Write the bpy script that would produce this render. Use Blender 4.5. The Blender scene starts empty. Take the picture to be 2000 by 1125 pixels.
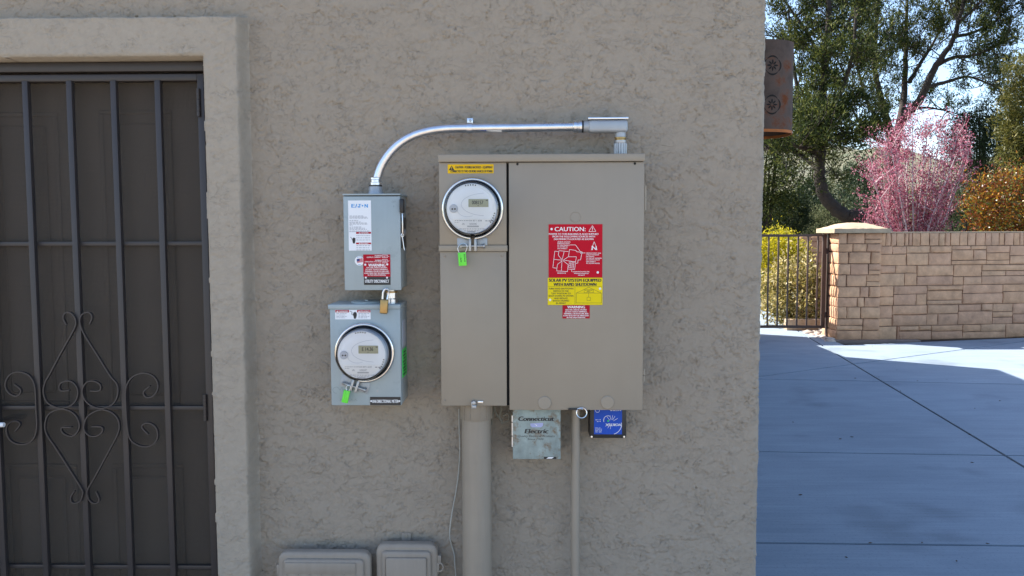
import bpy, bmesh, math, random
import numpy as np
from mathutils import Vector, Matrix, Euler

# ------------------------------------------------------------------ camera, sky, sun, exposure
scene = bpy.context.scene
F = 1614.0                       # focal length in photo pixels (2000 px wide)
CAM = Vector((0.0, -2.45, 1.55))
YAW, PITCH, ROLL = math.radians(1.2), math.radians(3.99), -0.0030
ROT = (Matrix.Rotation(YAW, 3, 'Z') @ Matrix.Rotation(math.radians(90) - PITCH, 3, 'X') @ Matrix.Rotation(ROLL, 3, 'Z'))
cam_data = bpy.data.cameras.new('camera')
cam_data.sensor_width = 36.0
cam_data.lens = F / 2000.0 * 36.0
cam_data.clip_start = 0.05
cam_data.clip_end = 12000
cam = bpy.data.objects.new('camera', cam_data)
scene.collection.objects.link(cam)
cam.matrix_world = Matrix.Translation(CAM) @ ROT.to_4x4()
scene.camera = cam

SUN_AZ, SUN_EL = math.radians(60), math.radians(43)       # measured from +Y towards -X, above the ground
to_sun = Vector((-math.sin(SUN_AZ) * math.cos(SUN_EL), math.cos(SUN_AZ) * math.cos(SUN_EL), math.sin(SUN_EL)))
world = bpy.data.worlds.new('World')
scene.world = world
world.use_nodes = True
wn = world.node_tree.nodes
wl = world.node_tree.links
sky = wn.new('ShaderNodeTexSky')
sky.sky_type = 'NISHITA'
sky.sun_disc = False
sky.sun_elevation = SUN_EL
sky.sun_rotation = math.atan2(to_sun.x, to_sun.y)
sky.altitude = 1500
sky.air_density = 1.0
sky.dust_density = 3.0
sky.ozone_density = 1.0
wl.new(sky.outputs[0], wn['Background'].inputs[0])
wn['Background'].inputs[1].default_value = 0.13
sd = bpy.data.lights.new('sun', 'SUN')
sd.energy = 5.0
sd.angle = math.radians(0.53)
sd.color = (1.0, 0.95, 0.88)
sun = bpy.data.objects.new('sun', sd)
scene.collection.objects.link(sun)
sun.rotation_euler = to_sun.to_track_quat('Z', 'Y').to_euler()
sun.location = (-8, 8, 12)
vs = scene.view_settings
vs.view_transform = 'Standard'
vs.look = 'None'
vs.gamma = 1.0
vs.exposure = 1.50
vs.use_curve_mapping = False

# ------------------------------------------------------------------ pixel -> place
def ray(px, py):
    return ROT @ Vector(((px - 1000.0) / F, -(py - 562.5) / F, -1.0))
def U(px, py, y=0.0):            # point on the upright plane at depth y
    d = ray(px, py)
    return CAM + d * ((y - CAM.y) / d.y)
def G(px, py, z=0.0):            # point on the ground
    d = ray(px, py)
    return CAM + d * ((z - CAM.z) / d.z)
def S(y):                        # metres per photo pixel at depth y
    return (y - CAM.y) / F

# ------------------------------------------------------------------ objects
COL = scene.collection
def empty(name, loc, label, cat, group=None):
    o = bpy.data.objects.new(name, None)
    o.empty_display_size = 0.05
    COL.objects.link(o)
    o.location = loc
    return tag(o, label, cat, group)
def tag(o, label=None, cat=None, group=None, kind=None):
    if label: o['label'] = label
    if cat: o['category'] = cat
    if group: o['group'] = group
    if kind: o['kind'] = kind
    return o
def root_loc(p):
    v = Vector((0, 0, 0))
    while p is not None:
        v = v + Vector(p.location)
        p = p.parent
    return v
def link(name, me, mat, parent=None, smooth=38, loc=None):
    """mesh in world coordinates -> one object; its origin goes to the parent's (or to loc)"""
    if mat is not None and not me.materials:
        me.materials.append(mat)
    o = bpy.data.objects.new(name, me)
    COL.objects.link(o)
    off = root_loc(parent) if parent is not None else Vector(loc if loc is not None else (0, 0, 0))
    if off.length > 0:
        me.transform(Matrix.Translation(-off))
    if parent is not None:
        o.parent = parent
    elif loc is not None:
        o.location = loc
    if smooth and len(me.polygons):
        me.polygons.foreach_set('use_smooth', [True] * len(me.polygons))
        me.set_sharp_from_angle(angle=math.radians(smooth))
    return o

class MB:
    def __init__(self):
        self.bm = bmesh.new()
    def box(self, x0, x1, y0, y1, z0, z1, bev=0.0, seg=2, M=None):
        vs_ = [self.bm.verts.new((x, y, z)) for x in (x0, x1) for y in (y0, y1) for z in (z0, z1)]
        fs = [(0, 1, 3, 2), (4, 6, 7, 5), (0, 4, 5, 1), (2, 3, 7, 6), (0, 2, 6, 4), (1, 5, 7, 3)]
        faces = [self.bm.faces.new([vs_[i] for i in f]) for f in fs]
        geom = vs_
        if bev > 0:
            edges = list({e for f in faces for e in f.edges})
            r = bmesh.ops.bevel(self.bm, geom=edges, offset=bev, segments=seg, profile=0.5, affect='EDGES')
            geom = list({v for f in r['faces'] for v in f.verts} | {v for v in vs_ if v.is_valid})
        if M is not None:
            bmesh.ops.transform(self.bm, matrix=M, verts=[v for v in geom if v.is_valid])
        return self
    def tube(self, pts, r, seg=10, cap=True, closed=False, flat=None, up=None):
        """round (or flat=(w,t) strip) tube along points; r number or list"""
        pts = [Vector(p) for p in pts]
        n = len(pts)
        rs = r if isinstance(r, (list, tuple)) else [r] * n
        rings = []
        prev = None
        for i, p in enumerate(pts):
            if closed:
                t = pts[(i + 1) % n] - pts[i - 1]
            else:
                t = pts[min(i + 1, n - 1)] - pts[max(i - 1, 0)]
            if t.length < 1e-9: t = Vector((0, 0, 1))
            t.normalize()
            if up is not None:
                a = Vector(up)
                a = (a - t * a.dot(t))
            elif prev is None:
                a = t.orthogonal()
            else:
                a = prev - t * prev.dot(t)
            if a.length < 1e-6: a = t.orthogonal()
            a.normalize()
            prev = a
            b = t.cross(a)
            if flat:
                w, th = flat
                cs = [(-w / 2, -th / 2), (w / 2, -th / 2), (w / 2, th / 2), (-w / 2, th / 2)]
                rings.append([self.bm.verts.new(p + a * c + b * d) for c, d in cs])
            else:
                rings.append([self.bm.verts.new(p + (a * math.cos(2 * math.pi * k / seg) + b * math.sin(2 * math.pi * k / seg)) * rs[i]) for k in range(seg)])
        m = len(rings[0])
        rng = range(n) if closed else range(n - 1)
        for i in rng:
            A, B = rings[i], rings[(i + 1) % n]
            for k in range(m):
                self.bm.faces.new((A[k], A[(k + 1) % m], B[(k + 1) % m], B[k]))
        if cap and not closed:
            self.bm.faces.new(list(reversed(rings[0])))
            self.bm.faces.new(rings[-1])
        return self
    def lathe(self, prof, c, axis='Y', seg=48, arc=None, cap=True):
        """prof: (radius, offset along axis) ; c centre"""
        c = Vector(c)
        a0, a1 = arc if arc else (0, 2 * math.pi)
        full = arc is None
        n = seg if full else seg + 1
        rings = []
        for r, h in prof:
            ring = []
            for k in range(n):
                t = a0 + (a1 - a0) * k / seg
                u, v = r * math.cos(t), r * math.sin(t)
                if axis == 'Y': q = Vector((u, h, v))
                elif axis == 'Z': q = Vector((u, v, h))
                else: q = Vector((h, u, v))
                ring.append(self.bm.verts.new(c + q))
            rings.append(ring)
        for A, B in zip(rings[:-1], rings[1:]):
            for k in range(n if full else n - 1):
                k2 = (k + 1) % n
                self.bm.faces.new((A[k], A[k2], B[k2], B[k]))
        for ring, pr in ((rings[0], prof[0]), (rings[-1], prof[-1])):
            if full and cap and pr[0] > 1e-5:
                try: self.bm.faces.new(ring)
                except ValueError: pass
        return self
    def prism(self, poly, y0, y1):
        """polygon of (x,z) extruded from y0 to y1"""
        A = [self.bm.verts.new((p[0], y0, p[1])) for p in poly]
        B = [self.bm.verts.new((p[0], y1, p[1])) for p in poly]
        self.bm.faces.new(A)
        self.bm.faces.new(list(reversed(B)))
        n = len(poly)
        for i in range(n):
            self.bm.faces.new((A[i], A[(i + 1) % n], B[(i + 1) % n], B[i]))
        return self
    def slab(self, poly, z0, z1):
        A = [self.bm.verts.new((p[0], p[1], z0)) for p in poly]
        B = [self.bm.verts.new((p[0], p[1], z1)) for p in poly]
        self.bm.faces.new(A)
        self.bm.faces.new(B)
        n = len(poly)
        for i in range(n):
            self.bm.faces.new((A[i], A[(i + 1) % n], B[(i + 1) % n], B[i]))
        return self
    def build(self, name, mat, parent=None, smooth=38, loc=None, fix=True):
        if fix:
            bmesh.ops.remove_doubles(self.bm, verts=self.bm.verts, dist=1e-6)
            bmesh.ops.recalc_face_normals(self.bm, faces=self.bm.faces)
        me = bpy.data.meshes.new(name)
        self.bm.to_mesh(me)
        self.bm.free()
        return link(name, me, mat, parent, smooth, loc)

def np_mesh(name, verts, faces):
    me = bpy.data.meshes.new(name)
    verts = np.asarray(verts, dtype=np.float32)
    faces = np.asarray(faces, dtype=np.int32)
    me.vertices.add(len(verts))
    me.vertices.foreach_set('co', verts.ravel())
    k = faces.shape[1]
    me.loops.add(faces.size)
    me.loops.foreach_set('vertex_index', faces.ravel())
    me.polygons.add(len(faces))
    me.polygons.foreach_set('loop_start', np.arange(0, faces.size, k, dtype=np.int32))
    me.polygons.foreach_set('loop_total', np.full(len(faces), k, dtype=np.int32))
    me.update(calc_edges=True)
    me.validate()
    return me

def catmull(pts, per=6):
    pts = [Vector(p) for p in pts]
    out = []
    for i in range(len(pts) - 1):
        p0, p1, p2, p3 = pts[max(i - 1, 0)], pts[i], pts[i + 1], pts[min(i + 2, len(pts) - 1)]
        for k in range(per):
            t = k / per
            out.append(0.5 * ((2 * p1) + (p2 - p0) * t + (2 * p0 - 5 * p1 + 4 * p2 - p3) * t * t + (3 * p1 - p0 - 3 * p2 + p3) * t ** 3))
    out.append(pts[-1])
    return out

# ------------------------------------------------------------------ materials
def lin(r, g, b):
    f = lambda c: (c / 255 / 12.92) if c / 255 <= 0.04045 else ((c / 255 + 0.055) / 1.055) ** 2.4
    return (f(r), f(g), f(b))
def N(nt, kind, **kw):
    n = nt.nodes.new(kind)
    for k, v in kw.items():
        if k in n.inputs: n.inputs[k].default_value = v
        else: setattr(n, k, v)
    return n
def pm(name, col, rough=0.5, metal=0.0, var=0.12, vs=6.0, bump=0.0, bs=120.0, spec=0.5, col2=None, c2amt=0.0, c2scale=3.0, rvar=0.1, coat=0.0, wave=0.0, streak=0.0):
    """plain paint, metal or plastic: base colour with cloudy variation, uneven gloss, fine relief"""
    m = bpy.data.materials.new(name)
    m.use_nodes = True
    nt = m.node_tree
    b = nt.nodes['Principled BSDF']
    tc = N(nt, 'ShaderNodeTexCoord')
    n1 = N(nt, 'ShaderNodeTexNoise', Scale=vs, Detail=6.0, Roughness=0.6)
    nt.links.new(tc.outputs['Object'], n1.inputs['Vector'])
    ramp = N(nt, 'ShaderNodeMapRange')
    ramp.inputs[1].default_value, ramp.inputs[2].default_value = 0.3, 0.7
    ramp.inputs[3].default_value, ramp.inputs[4].default_value = 1 - var, 1 + var
    nt.links.new(n1.outputs['Fac'], ramp.inputs[0])
    mul = N(nt, 'ShaderNodeVectorMath', operation='SCALE')
    mul.inputs[0].default_value = col
    nt.links.new(ramp.outputs[0], mul.inputs['Scale'])
    out = mul.outputs[0]
    if col2 is not None:
        n2 = N(nt, 'ShaderNodeTexNoise', Scale=c2scale, Detail=8.0, Roughness=0.7)
        nt.links.new(tc.outputs['Object'], n2.inputs['Vector'])
        r2 = N(nt, 'ShaderNodeMapRange')
        r2.inputs[1].default_value, r2.inputs[2].default_value = 0.62 - c2amt * 0.3, 0.72 - c2amt * 0.2
        nt.links.new(n2.outputs['Fac'], r2.inputs[0])
        mx = N(nt, 'ShaderNodeMix', data_type='RGBA')
        nt.links.new(r2.outputs[0], mx.inputs[0])
        nt.links.new(out, mx.inputs[6])
        mx.inputs[7].default_value = (*col2, 1)
        out = mx.outputs[2]
    if streak > 0:
        mp = N(nt, 'ShaderNodeMapping')
        mp.inputs['Scale'].default_value = (26, 26, 1.6)
        ns = N(nt, 'ShaderNodeTexNoise', Scale=1.0, Detail=7.0, Roughness=0.7)
        nt.links.new(tc.outputs['Object'], mp.inputs['Vector'])
        nt.links.new(mp.outputs[0], ns.inputs['Vector'])
        rs_ = N(nt, 'ShaderNodeMapRange')
        rs_.inputs[1].default_value, rs_.inputs[2].default_value, rs_.inputs[3].default_value, rs_.inputs[4].default_value = 0.38, 0.72, 1 + streak * 0.4, 1 - streak
        nt.links.new(ns.outputs['Fac'], rs_.inputs[0])
        ms = N(nt, 'ShaderNodeVectorMath', operation='SCALE')
        nt.links.new(out, ms.inputs[0])
        nt.links.new(rs_.outputs[0], ms.inputs['Scale'])
        out = ms.outputs[0]
    nt.links.new(out, b.inputs['Base Color'])
    rr = N(nt, 'ShaderNodeMapRange')
    rr.inputs[3].default_value, rr.inputs[4].default_value = max(rough - rvar, 0.02), min(rough + rvar, 1)
    nt.links.new(n1.outputs['Fac'], rr.inputs[0])
    nt.links.new(rr.outputs[0], b.inputs['Roughness'])
    b.inputs['Metallic'].default_value = metal
    b.inputs['Specular IOR Level'].default_value = spec
    if coat: b.inputs['Coat Weight'].default_value = coat
    if bump > 0:
        n3 = N(nt, 'ShaderNodeTexNoise', Scale=bs, Detail=5.0)
        nt.links.new(tc.outputs['Object'], n3.inputs['Vector'])
        bp = N(nt, 'ShaderNodeBump', Distance=bump, Strength=1.0)
        nt.links.new(n3.outputs['Fac'], bp.inputs['Height'])
        if wave > 0:
            n4 = N(nt, 'ShaderNodeTexNoise', Scale=4.0, Detail=2.0)
            nt.links.new(tc.outputs['Object'], n4.inputs['Vector'])
            b2 = N(nt, 'ShaderNodeBump', Distance=wave, Strength=1.0)
            nt.links.new(n4.outputs['Fac'], b2.inputs['Height'])
            nt.links.new(b2.outputs[0], bp.inputs['Normal'])
        nt.links.new(bp.outputs[0], b.inputs['Normal'])
    return m

def leafmat(name, cols, rough=0.55, trans=0.3, spec=0.35):
    """foliage: each leaf takes one of the colours, some light passes through"""
    m = bpy.data.materials.new(name)
    m.use_nodes = True
    nt = m.node_tree
    b = nt.nodes['Principled BSDF']
    g = N(nt, 'ShaderNodeNewGeometry')
    cr = N(nt, 'ShaderNodeValToRGB')
    el = cr.color_ramp.elements
    while len(el) < len(cols): el.new(0.5)
    for i, c in enumerate(cols):
        el[i].position = i / max(len(cols) - 1, 1)
        el[i].color = (*c, 1)
    nt.links.new(g.outputs['Random Per Island'], cr.inputs[0])
    nt.links.new(cr.outputs[0], b.inputs['Base Color'])
    b.inputs['Roughness'].default_value = rough
    b.inputs['Specular IOR Level'].default_value = spec
    t = N(nt, 'ShaderNodeBsdfTranslucent')
    nt.links.new(cr.outputs[0], t.inputs['Color'])
    mx = N(nt, 'ShaderNodeMixShader')
    mx.inputs[0].default_value = trans
    nt.links.new(b.outputs[0], mx.inputs[1])
    nt.links.new(t.outputs[0], mx.inputs[2])
    nt.links.new(mx.outputs[0], nt.nodes['Material Output'].inputs['Surface'])
    return m

def glassmat(name, tint=(0.98, 0.99, 1.0)):
    m = bpy.data.materials.new(name)
    m.use_nodes = True
    nt = m.node_tree
    nt.nodes.remove(nt.nodes['Principled BSDF'])
    tr = N(nt, 'ShaderNodeBsdfTransparent', Color=(*tint, 1))
    gl = N(nt, 'ShaderNodeBsdfGlossy', Roughness=0.03)
    fr = N(nt, 'ShaderNodeFresnel', IOR=1.5)
    mx = N(nt, 'ShaderNodeMixShader')
    nt.links.new(fr.outputs[0], mx.inputs[0])
    nt.links.new(tr.outputs[0], mx.inputs[1])
    nt.links.new(gl.outputs[0], mx.inputs[2])
    nt.links.new(mx.outputs[0], nt.nodes['Material Output'].inputs['Surface'])
    return m

def stuccomat(name, col, col2, relief=0.66):
    m = bpy.data.materials.new(name)
    m.use_nodes = True
    nt = m.node_tree
    b = nt.nodes['Principled BSDF']
    tc = N(nt, 'ShaderNodeTexCoord')
    n1 = N(nt, 'ShaderNodeTexNoise', Scale=1.7, Detail=7.0, Roughness=0.6)
    n2 = N(nt, 'ShaderNodeTexNoise', Scale=60.0, Detail=6.0, Roughness=0.65)
    n3 = N(nt, 'ShaderNodeTexNoise', Scale=420.0, Detail=4.0, Roughness=0.6)
    for n in (n1, n2, n3): nt.links.new(tc.outputs['Object'], n.inputs['Vector'])
    mx = N(nt, 'ShaderNodeMix', data_type='RGBA')
    mx.inputs[6].default_value = (*col, 1)
    mx.inputs[7].default_value = (*col2, 1)
    nt.links.new(n1.outputs['Fac'], mx.inputs[0])
    mr = N(nt, 'ShaderNodeMapRange')
    mr.inputs[1].default_value, mr.inputs[2].default_value, mr.inputs[3].default_value, mr.inputs[4].default_value = 0.25, 0.75, 0.93, 1.06
    nt.links.new(n2.outputs['Fac'], mr.inputs[0])
    sc = N(nt, 'ShaderNodeVectorMath', operation='SCALE')
    nt.links.new(mx.outputs[2], sc.inputs[0])
    nt.links.new(mr.outputs[0], sc.inputs['Scale'])
    nt.links.new(sc.outputs[0], b.inputs['Base Color'])
    b.inputs['Roughness'].default_value = 0.85
    b.inputs['Specular IOR Level'].default_value = 0.25
    def crease(scale, lvl, wid, seed):
        w = N(nt, 'ShaderNodeTexNoise', Scale=scale, Detail=4.0, Roughness=0.55, Distortion=0.6)
        mp = N(nt, 'ShaderNodeMapping')
        mp.inputs['Location'].default_value = (seed, seed * 2, seed * 3)
        mp.inputs['Scale'].default_value = (0.8, 1, 1.2)
        nt.links.new(tc.outputs['Object'], mp.inputs['Vector'])
        nt.links.new(mp.outputs[0], w.inputs['Vector'])
        r1 = N(nt, 'ShaderNodeMapRange', interpolation_type='SMOOTHSTEP')       # the flat stands proud of the torn part
        r1.inputs[1].default_value, r1.inputs[2].default_value = lvl - wid, lvl + wid
        nt.links.new(w.outputs['Fac'], r1.inputs[0])
        d_ = N(nt, 'ShaderNodeMath', operation='SUBTRACT'); d_.inputs[1].default_value = lvl - wid
        a_ = N(nt, 'ShaderNodeMath', operation='ABSOLUTE')
        nt.links.new(w.outputs['Fac'], d_.inputs[0]); nt.links.new(d_.outputs[0], a_.inputs[0])
        r2 = N(nt, 'ShaderNodeMapRange', interpolation_type='SMOOTHSTEP')
        r2.inputs[1].default_value, r2.inputs[2].default_value, r2.inputs[3].default_value, r2.inputs[4].default_value = 0.0, wid * 1.1, -0.55, 0.0
        nt.links.new(a_.outputs[0], r2.inputs[0])
        ad = N(nt, 'ShaderNodeMath', operation='ADD')
        nt.links.new(r1.outputs[0], ad.inputs[0]); nt.links.new(r2.outputs[0], ad.inputs[1])
        br = N(nt, 'ShaderNodeTexNoise', Scale=13.0 + seed, Detail=3.0)          # creases come and go along the wall
        nt.links.new(mp.outputs[0], br.inputs['Vector'])
        r3 = N(nt, 'ShaderNodeMapRange', interpolation_type='SMOOTHSTEP')
        r3.inputs[1].default_value, r3.inputs[2].default_value = 0.40, 0.62
        nt.links.new(br.outputs['Fac'], r3.inputs[0])
        mu = N(nt, 'ShaderNodeMath', operation='MULTIPLY')
        nt.links.new(ad.outputs[0], mu.inputs[0]); nt.links.new(r3.outputs[0], mu.inputs[1])
        return mu.outputs[0]
    c1, c2_ = crease(34.0, 0.50, 0.020, 0.0), crease(62.0, 0.55, 0.028, 4.0)
    b1 = N(nt, 'ShaderNodeBump', Distance=0.0016, Strength=relief)
    nt.links.new(c1, b1.inputs['Height'])
    b2 = N(nt, 'ShaderNodeBump', Distance=0.0011, Strength=relief)
    nt.links.new(c2_, b2.inputs['Height']); nt.links.new(b1.outputs[0], b2.inputs['Normal'])
    bp = N(nt, 'ShaderNodeBump', Distance=0.0012, Strength=0.9)
    nt.links.new(n3.outputs['Fac'], bp.inputs['Height'])
    nt.links.new(b2.outputs[0], bp.inputs['Normal'])
    nt.links.new(bp.outputs[0], b.inputs['Normal'])
    return m

M = {}
M['stucco'] = stuccomat('stucco', (0.315, 0.268, 0.212), (0.368, 0.316, 0.254))
M['stucco_trim'] = stuccomat('stucco_trim', (0.355, 0.307, 0.247), (0.41, 0.358, 0.29), 0.6)
M['roof'] = pm('roof_tile', (0.28, 0.17, 0.12), 0.8, bump=0.004, bs=20)
M['door_metal'] = pm('dark_bronze_paint', (0.040, 0.034, 0.034), 0.42, var=0.12, vs=5, bump=0.0002, bs=400)
M['inner_door'] = pm('door_paint', (0.40, 0.33, 0.26), 0.5, var=0.06)
M['chrome'] = pm('polished_steel', (0.78, 0.77, 0.75), 0.16, 1.0, var=0.08, vs=14, rvar=0.08)
M['zinc'] = pm('zinc', (0.74, 0.76, 0.80), 0.30, 1.0, var=0.12, vs=18, rvar=0.12, bump=0.0003, bs=90)
M['dull_metal'] = pm('dull_cast_metal', (0.42, 0.44, 0.46), 0.45, 0.85, var=0.15, vs=30)
M['cast_grey'] = pm('cast_grey_paint', (0.36, 0.39, 0.42), 0.42, 0.3, var=0.1, vs=12, bump=0.0003, bs=300)
M['box_grey'] = pm('grey_enamel', (0.345, 0.405, 0.42), 0.36, var=0.05, vs=7, bump=0.00012, bs=250, col2=(0.25, 0.31, 0.33), c2amt=0.1, c2scale=9, wave=0.003, streak=0.05)
M['box_tan'] = pm('tan_enamel', (0.305, 0.258, 0.198), 0.42, var=0.05, vs=4, bump=0.00015, bs=500, wave=0.004, streak=0.02)
M['pipe_tan'] = pm('tan_pipe_paint', (0.305, 0.258, 0.20), 0.55, var=0.08, vs=5, bump=0.0004, bs=120, streak=0.10)
M['plastic_tan'] = pm('weathered_plastic', (0.29, 0.25, 0.205), 0.5, var=0.08, vs=6, bump=0.0003, bs=300, streak=0.10)
M['black'] = pm('black_plastic', (0.018, 0.018, 0.02), 0.4, var=0.1)
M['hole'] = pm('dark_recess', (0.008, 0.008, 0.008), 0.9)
M['red'] = pm('red_sign', (0.52, 0.004, 0.020), 0.5, var=0.05, spec=0.15)
M['darkred'] = pm('red_label', (0.44, 0.006, 0.022), 0.5, var=0.06, spec=0.15)
M['yellow'] = pm('yellow_sign', (0.82, 0.64, 0.008), 0.5, var=0.05, spec=0.15)
M['amber'] = pm('amber_label', (0.82, 0.50, 0.01), 0.5, var=0.05, spec=0.15)
M['white'] = pm('white_print', (0.86, 0.86, 0.86), 0.45, var=0.02)
M['ink'] = pm('black_print', (0.02, 0.02, 0.022), 0.5, var=0.05)
M['greyink'] = pm('grey_print', (0.16, 0.17, 0.22), 0.5, var=0.05)
M['blueink'] = pm('blue_print', (0.01, 0.30, 0.72), 0.45, var=0.05)
M['paper'] = pm('white_label', (0.82, 0.84, 0.87), 0.45, var=0.03)
M['meterface'] = pm('meter_face', (0.86, 0.88, 0.91), 0.45, var=0.02)
M['metergrey'] = pm('meter_grey', (0.50, 0.53, 0.60), 0.5, var=0.04)
M['lcd'] = pm('lcd', (0.33, 0.33, 0.22), 0.3, var=0.05)
M['glass'] = glassmat('meter_glass')
M['green'] = pm('green_seal', (0.16, 0.80, 0.06), 0.4, var=0.08, vs=20)
M['greensticker'] = pm('green_sticker', (0.03, 0.75, 0.09), 0.45, var=0.08, vs=20)
M['brass'] = pm('brass', (0.40, 0.27, 0.115), 0.36, 0.85, var=0.15, vs=25)
M['blue'] = pm('blue_label', (0.020, 0.085, 0.50), 0.5, var=0.05, spec=0.2)
M['galv'] = pm('galvanised_steel', (0.31, 0.375, 0.365), 0.55, 0.3, var=0.22, vs=30, rvar=0.15, bump=0.0003, bs=60, col2=(0.20, 0.13, 0.07), c2amt=0.34, c2scale=22, streak=0.15)
M['copper'] = pm('weathered_wire', (0.46, 0.45, 0.40), 0.5, 0.0)
M['flagblue'] = pm('flag_blue', (0.03, 0.04, 0.18), 0.45)
M['flagred'] = pm('flag_red', (0.60, 0.22, 0.25), 0.45)
M['ledgreen'] = pm('green_led', (0.02, 0.55, 0.22), 0.2)
def screenmat():
    """perforated sheet: holes too fine to see pass a share of the light"""
    m = pm('perforated_screen', (0.050, 0.040, 0.032), 0.7, var=0.10, vs=2.5)
    nt = m.node_tree
    b = nt.nodes['Principled BSDF']
    tr = N(nt, 'ShaderNodeBsdfTransparent')
    mx = N(nt, 'ShaderNodeMixShader')
    tc = N(nt, 'ShaderNodeTexCoord')
    vo = N(nt, 'ShaderNodeTexVoronoi', Scale=260.0)
    vo.inputs['Randomness'].default_value = 0.0
    nt.links.new(tc.outputs['Object'], vo.inputs['Vector'])
    mr = N(nt, 'ShaderNodeMapRange')
    mr.inputs[1].default_value, mr.inputs[2].default_value, mr.inputs[3].default_value, mr.inputs[4].default_value = 0.25, 0.5, 0.72, 0.46
    nt.links.new(vo.outputs['Distance'], mr.inputs[0])
    nt.links.new(mr.outputs[0], mx.inputs[0])
    nt.links.new(b.outputs[0], mx.inputs[1])
    nt.links.new(tr.outputs[0], mx.inputs[2])
    nt.links.new(mx.outputs[0], nt.nodes['Material Output'].inputs['Surface'])
    return m
M['screen'] = screenmat()

# ------------------------------------------------------------------ lettering
_tcache = {}
def glyphs(s):
    if s in _tcache: return _tcache[s]
    cu = bpy.data.curves.new('t', 'FONT')
    cu.body = s
    cu.size = 1.0
    cu.resolution_u = 3
    cu.fill_mode = 'FRONT'
    ob = bpy.data.objects.new('t', cu)
    me = bpy.data.meshes.new_from_object(ob)
    v = np.zeros(len(me.vertices) * 3, dtype=np.float32)
    me.vertices.foreach_get('co', v)
    v = v.reshape(-1, 3)[:, :2].copy()
    f = [tuple(p.vertices) for p in me.polygons]
    bpy.data.meshes.remove(me)
    bpy.data.objects.remove(ob)
    bpy.data.curves.remove(cu)
    _tcache[s] = (v, f)
    return v, f
class Ink:
    """flat print laid on a plate; positions in photo pixels at depth y"""
    def __init__(self, y):
        self.y, self.v, self.f = y, [], []
    def _pt(self, px, py):
        p = U(px, py, self.y)
        return (p.x, self.y, p.z)
    def text(self, s, cx, cy, h, w=None, bold=0.0, shear=0.0, rot=0.0, flip=False, cap=0.727):
        v, f = glyphs(s)
        if not len(v): return self
        v = v.copy()
        x0, x1 = v[:, 0].min(), v[:, 0].max()
        k = h / cap
        sx = (w / (x1 - x0)) if w else k
        X = (v[:, 0] - (x0 + x1) / 2) * sx + (v[:, 1] - cap / 2) * k * shear
        Y = (v[:, 1] - cap / 2) * k
        offs = [(0, 0)] if bold <= 0 else [(-bold * 0.8, 0), (0, 0), (bold * 0.8, 0)]
        for q, (ox, oy) in enumerate(offs):
            c, s_ = math.cos(rot), math.sin(rot)
            A, B = X + ox, Y + oy
            if flip: A, B = -A, -B
            A, B = A * c - B * s_, A * s_ + B * c
            b = len(self.v)
            yy = self.y - q * 0.00008
            for a_, b_ in zip(A, B):
                p = U(cx + float(a_), cy - float(b_), self.y)
                self.v.append((p.x, yy, p.z))
            self.f += [tuple(b + i for i in t) for t in f]
        return self
    def rect(self, x0, y0, x1, y1):
        return self.poly([(x0, y0), (x1, y0), (x1, y1), (x0, y1)])
    def poly(self, pts):
        b = len(self.v)
        for p in pts: self.v.append(self._pt(*p))
        self.f.append(tuple(range(b, b + len(pts))))
        return self
    def line(self, pts, t=0.7):
        for (ax, ay), (bx, by) in zip(pts[:-1], pts[1:]):
            L = math.hypot(bx - ax, by - ay) or 1
            nx, ny = -(by - ay) / L * t / 2, (bx - ax) / L * t / 2
            self.poly([(ax + nx, ay + ny), (bx + nx, by + ny), (bx - nx, by - ny), (ax - nx, ay - ny)])
        return self
    def disc(self, cx, cy, r, n=16):
        return self.poly([(cx + r * math.cos(2 * math.pi * i / n), cy + r * math.sin(2 * math.pi * i / n)) for i in range(n)])
    def arc(self, cx, cy, rx, ry, a0, a1, t=0.7, n=16):
        return self.line([(cx + rx * math.cos(math.radians(a0 + (a1 - a0) * i / n)), cy - ry * math.sin(math.radians(a0 + (a1 - a0) * i / n))) for i in range(n + 1)], t)
    def greek(self, x0, y0, w, t=0.7, seed=0):
        """a line of print too small to read"""
        r = random.Random(seed)
        x = x0
        while x < x0 + w:
            q = min(r.uniform(2, 6), x0 + w - x)
            self.rect(x, y0, x + q, y0 + t)
            x += q + r.uniform(0.8, 1.5)
        return self
    def build(self, name, mat, parent):
        me = bpy.data.meshes.new(name)
        me.from_pydata(self.v, [], self.f)
        me.update()
        o = link(name, me, mat, parent, smooth=0)
        if name == 'small_print': o['kind'] = 'stuff'
        return o

def rect_world(x0, y0, x1, y1, y):
    """photo-pixel rectangle at depth y -> xa, xb, za, zb"""
    a, b, c, d = U(x0, (y0 + y1) / 2, y), U(x1, (y0 + y1) / 2, y), U((x0 + x1) / 2, y1, y), U((x0 + x1) / 2, y0, y)
    return a.x, b.x, c.z, d.z
def pbox(x0, y0, x1, y1, yf, yb, name, mat, parent, bev=0.0, seg=2, mb=None):
    xa, xb, za, zb = rect_world(x0, y0, x1, y1, yf)
    m = mb or MB()
    m.box(xa, xb, yf, yb, za, zb, bev, seg)
    return m.build(name, mat, parent) if mb is None else m
def plate(name, x0, y0, x1, y1, yf, mat, parent, th=0.0012):
    return pbox(x0, y0, x1, y1, yf, yf + th, name, mat, parent)
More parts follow.
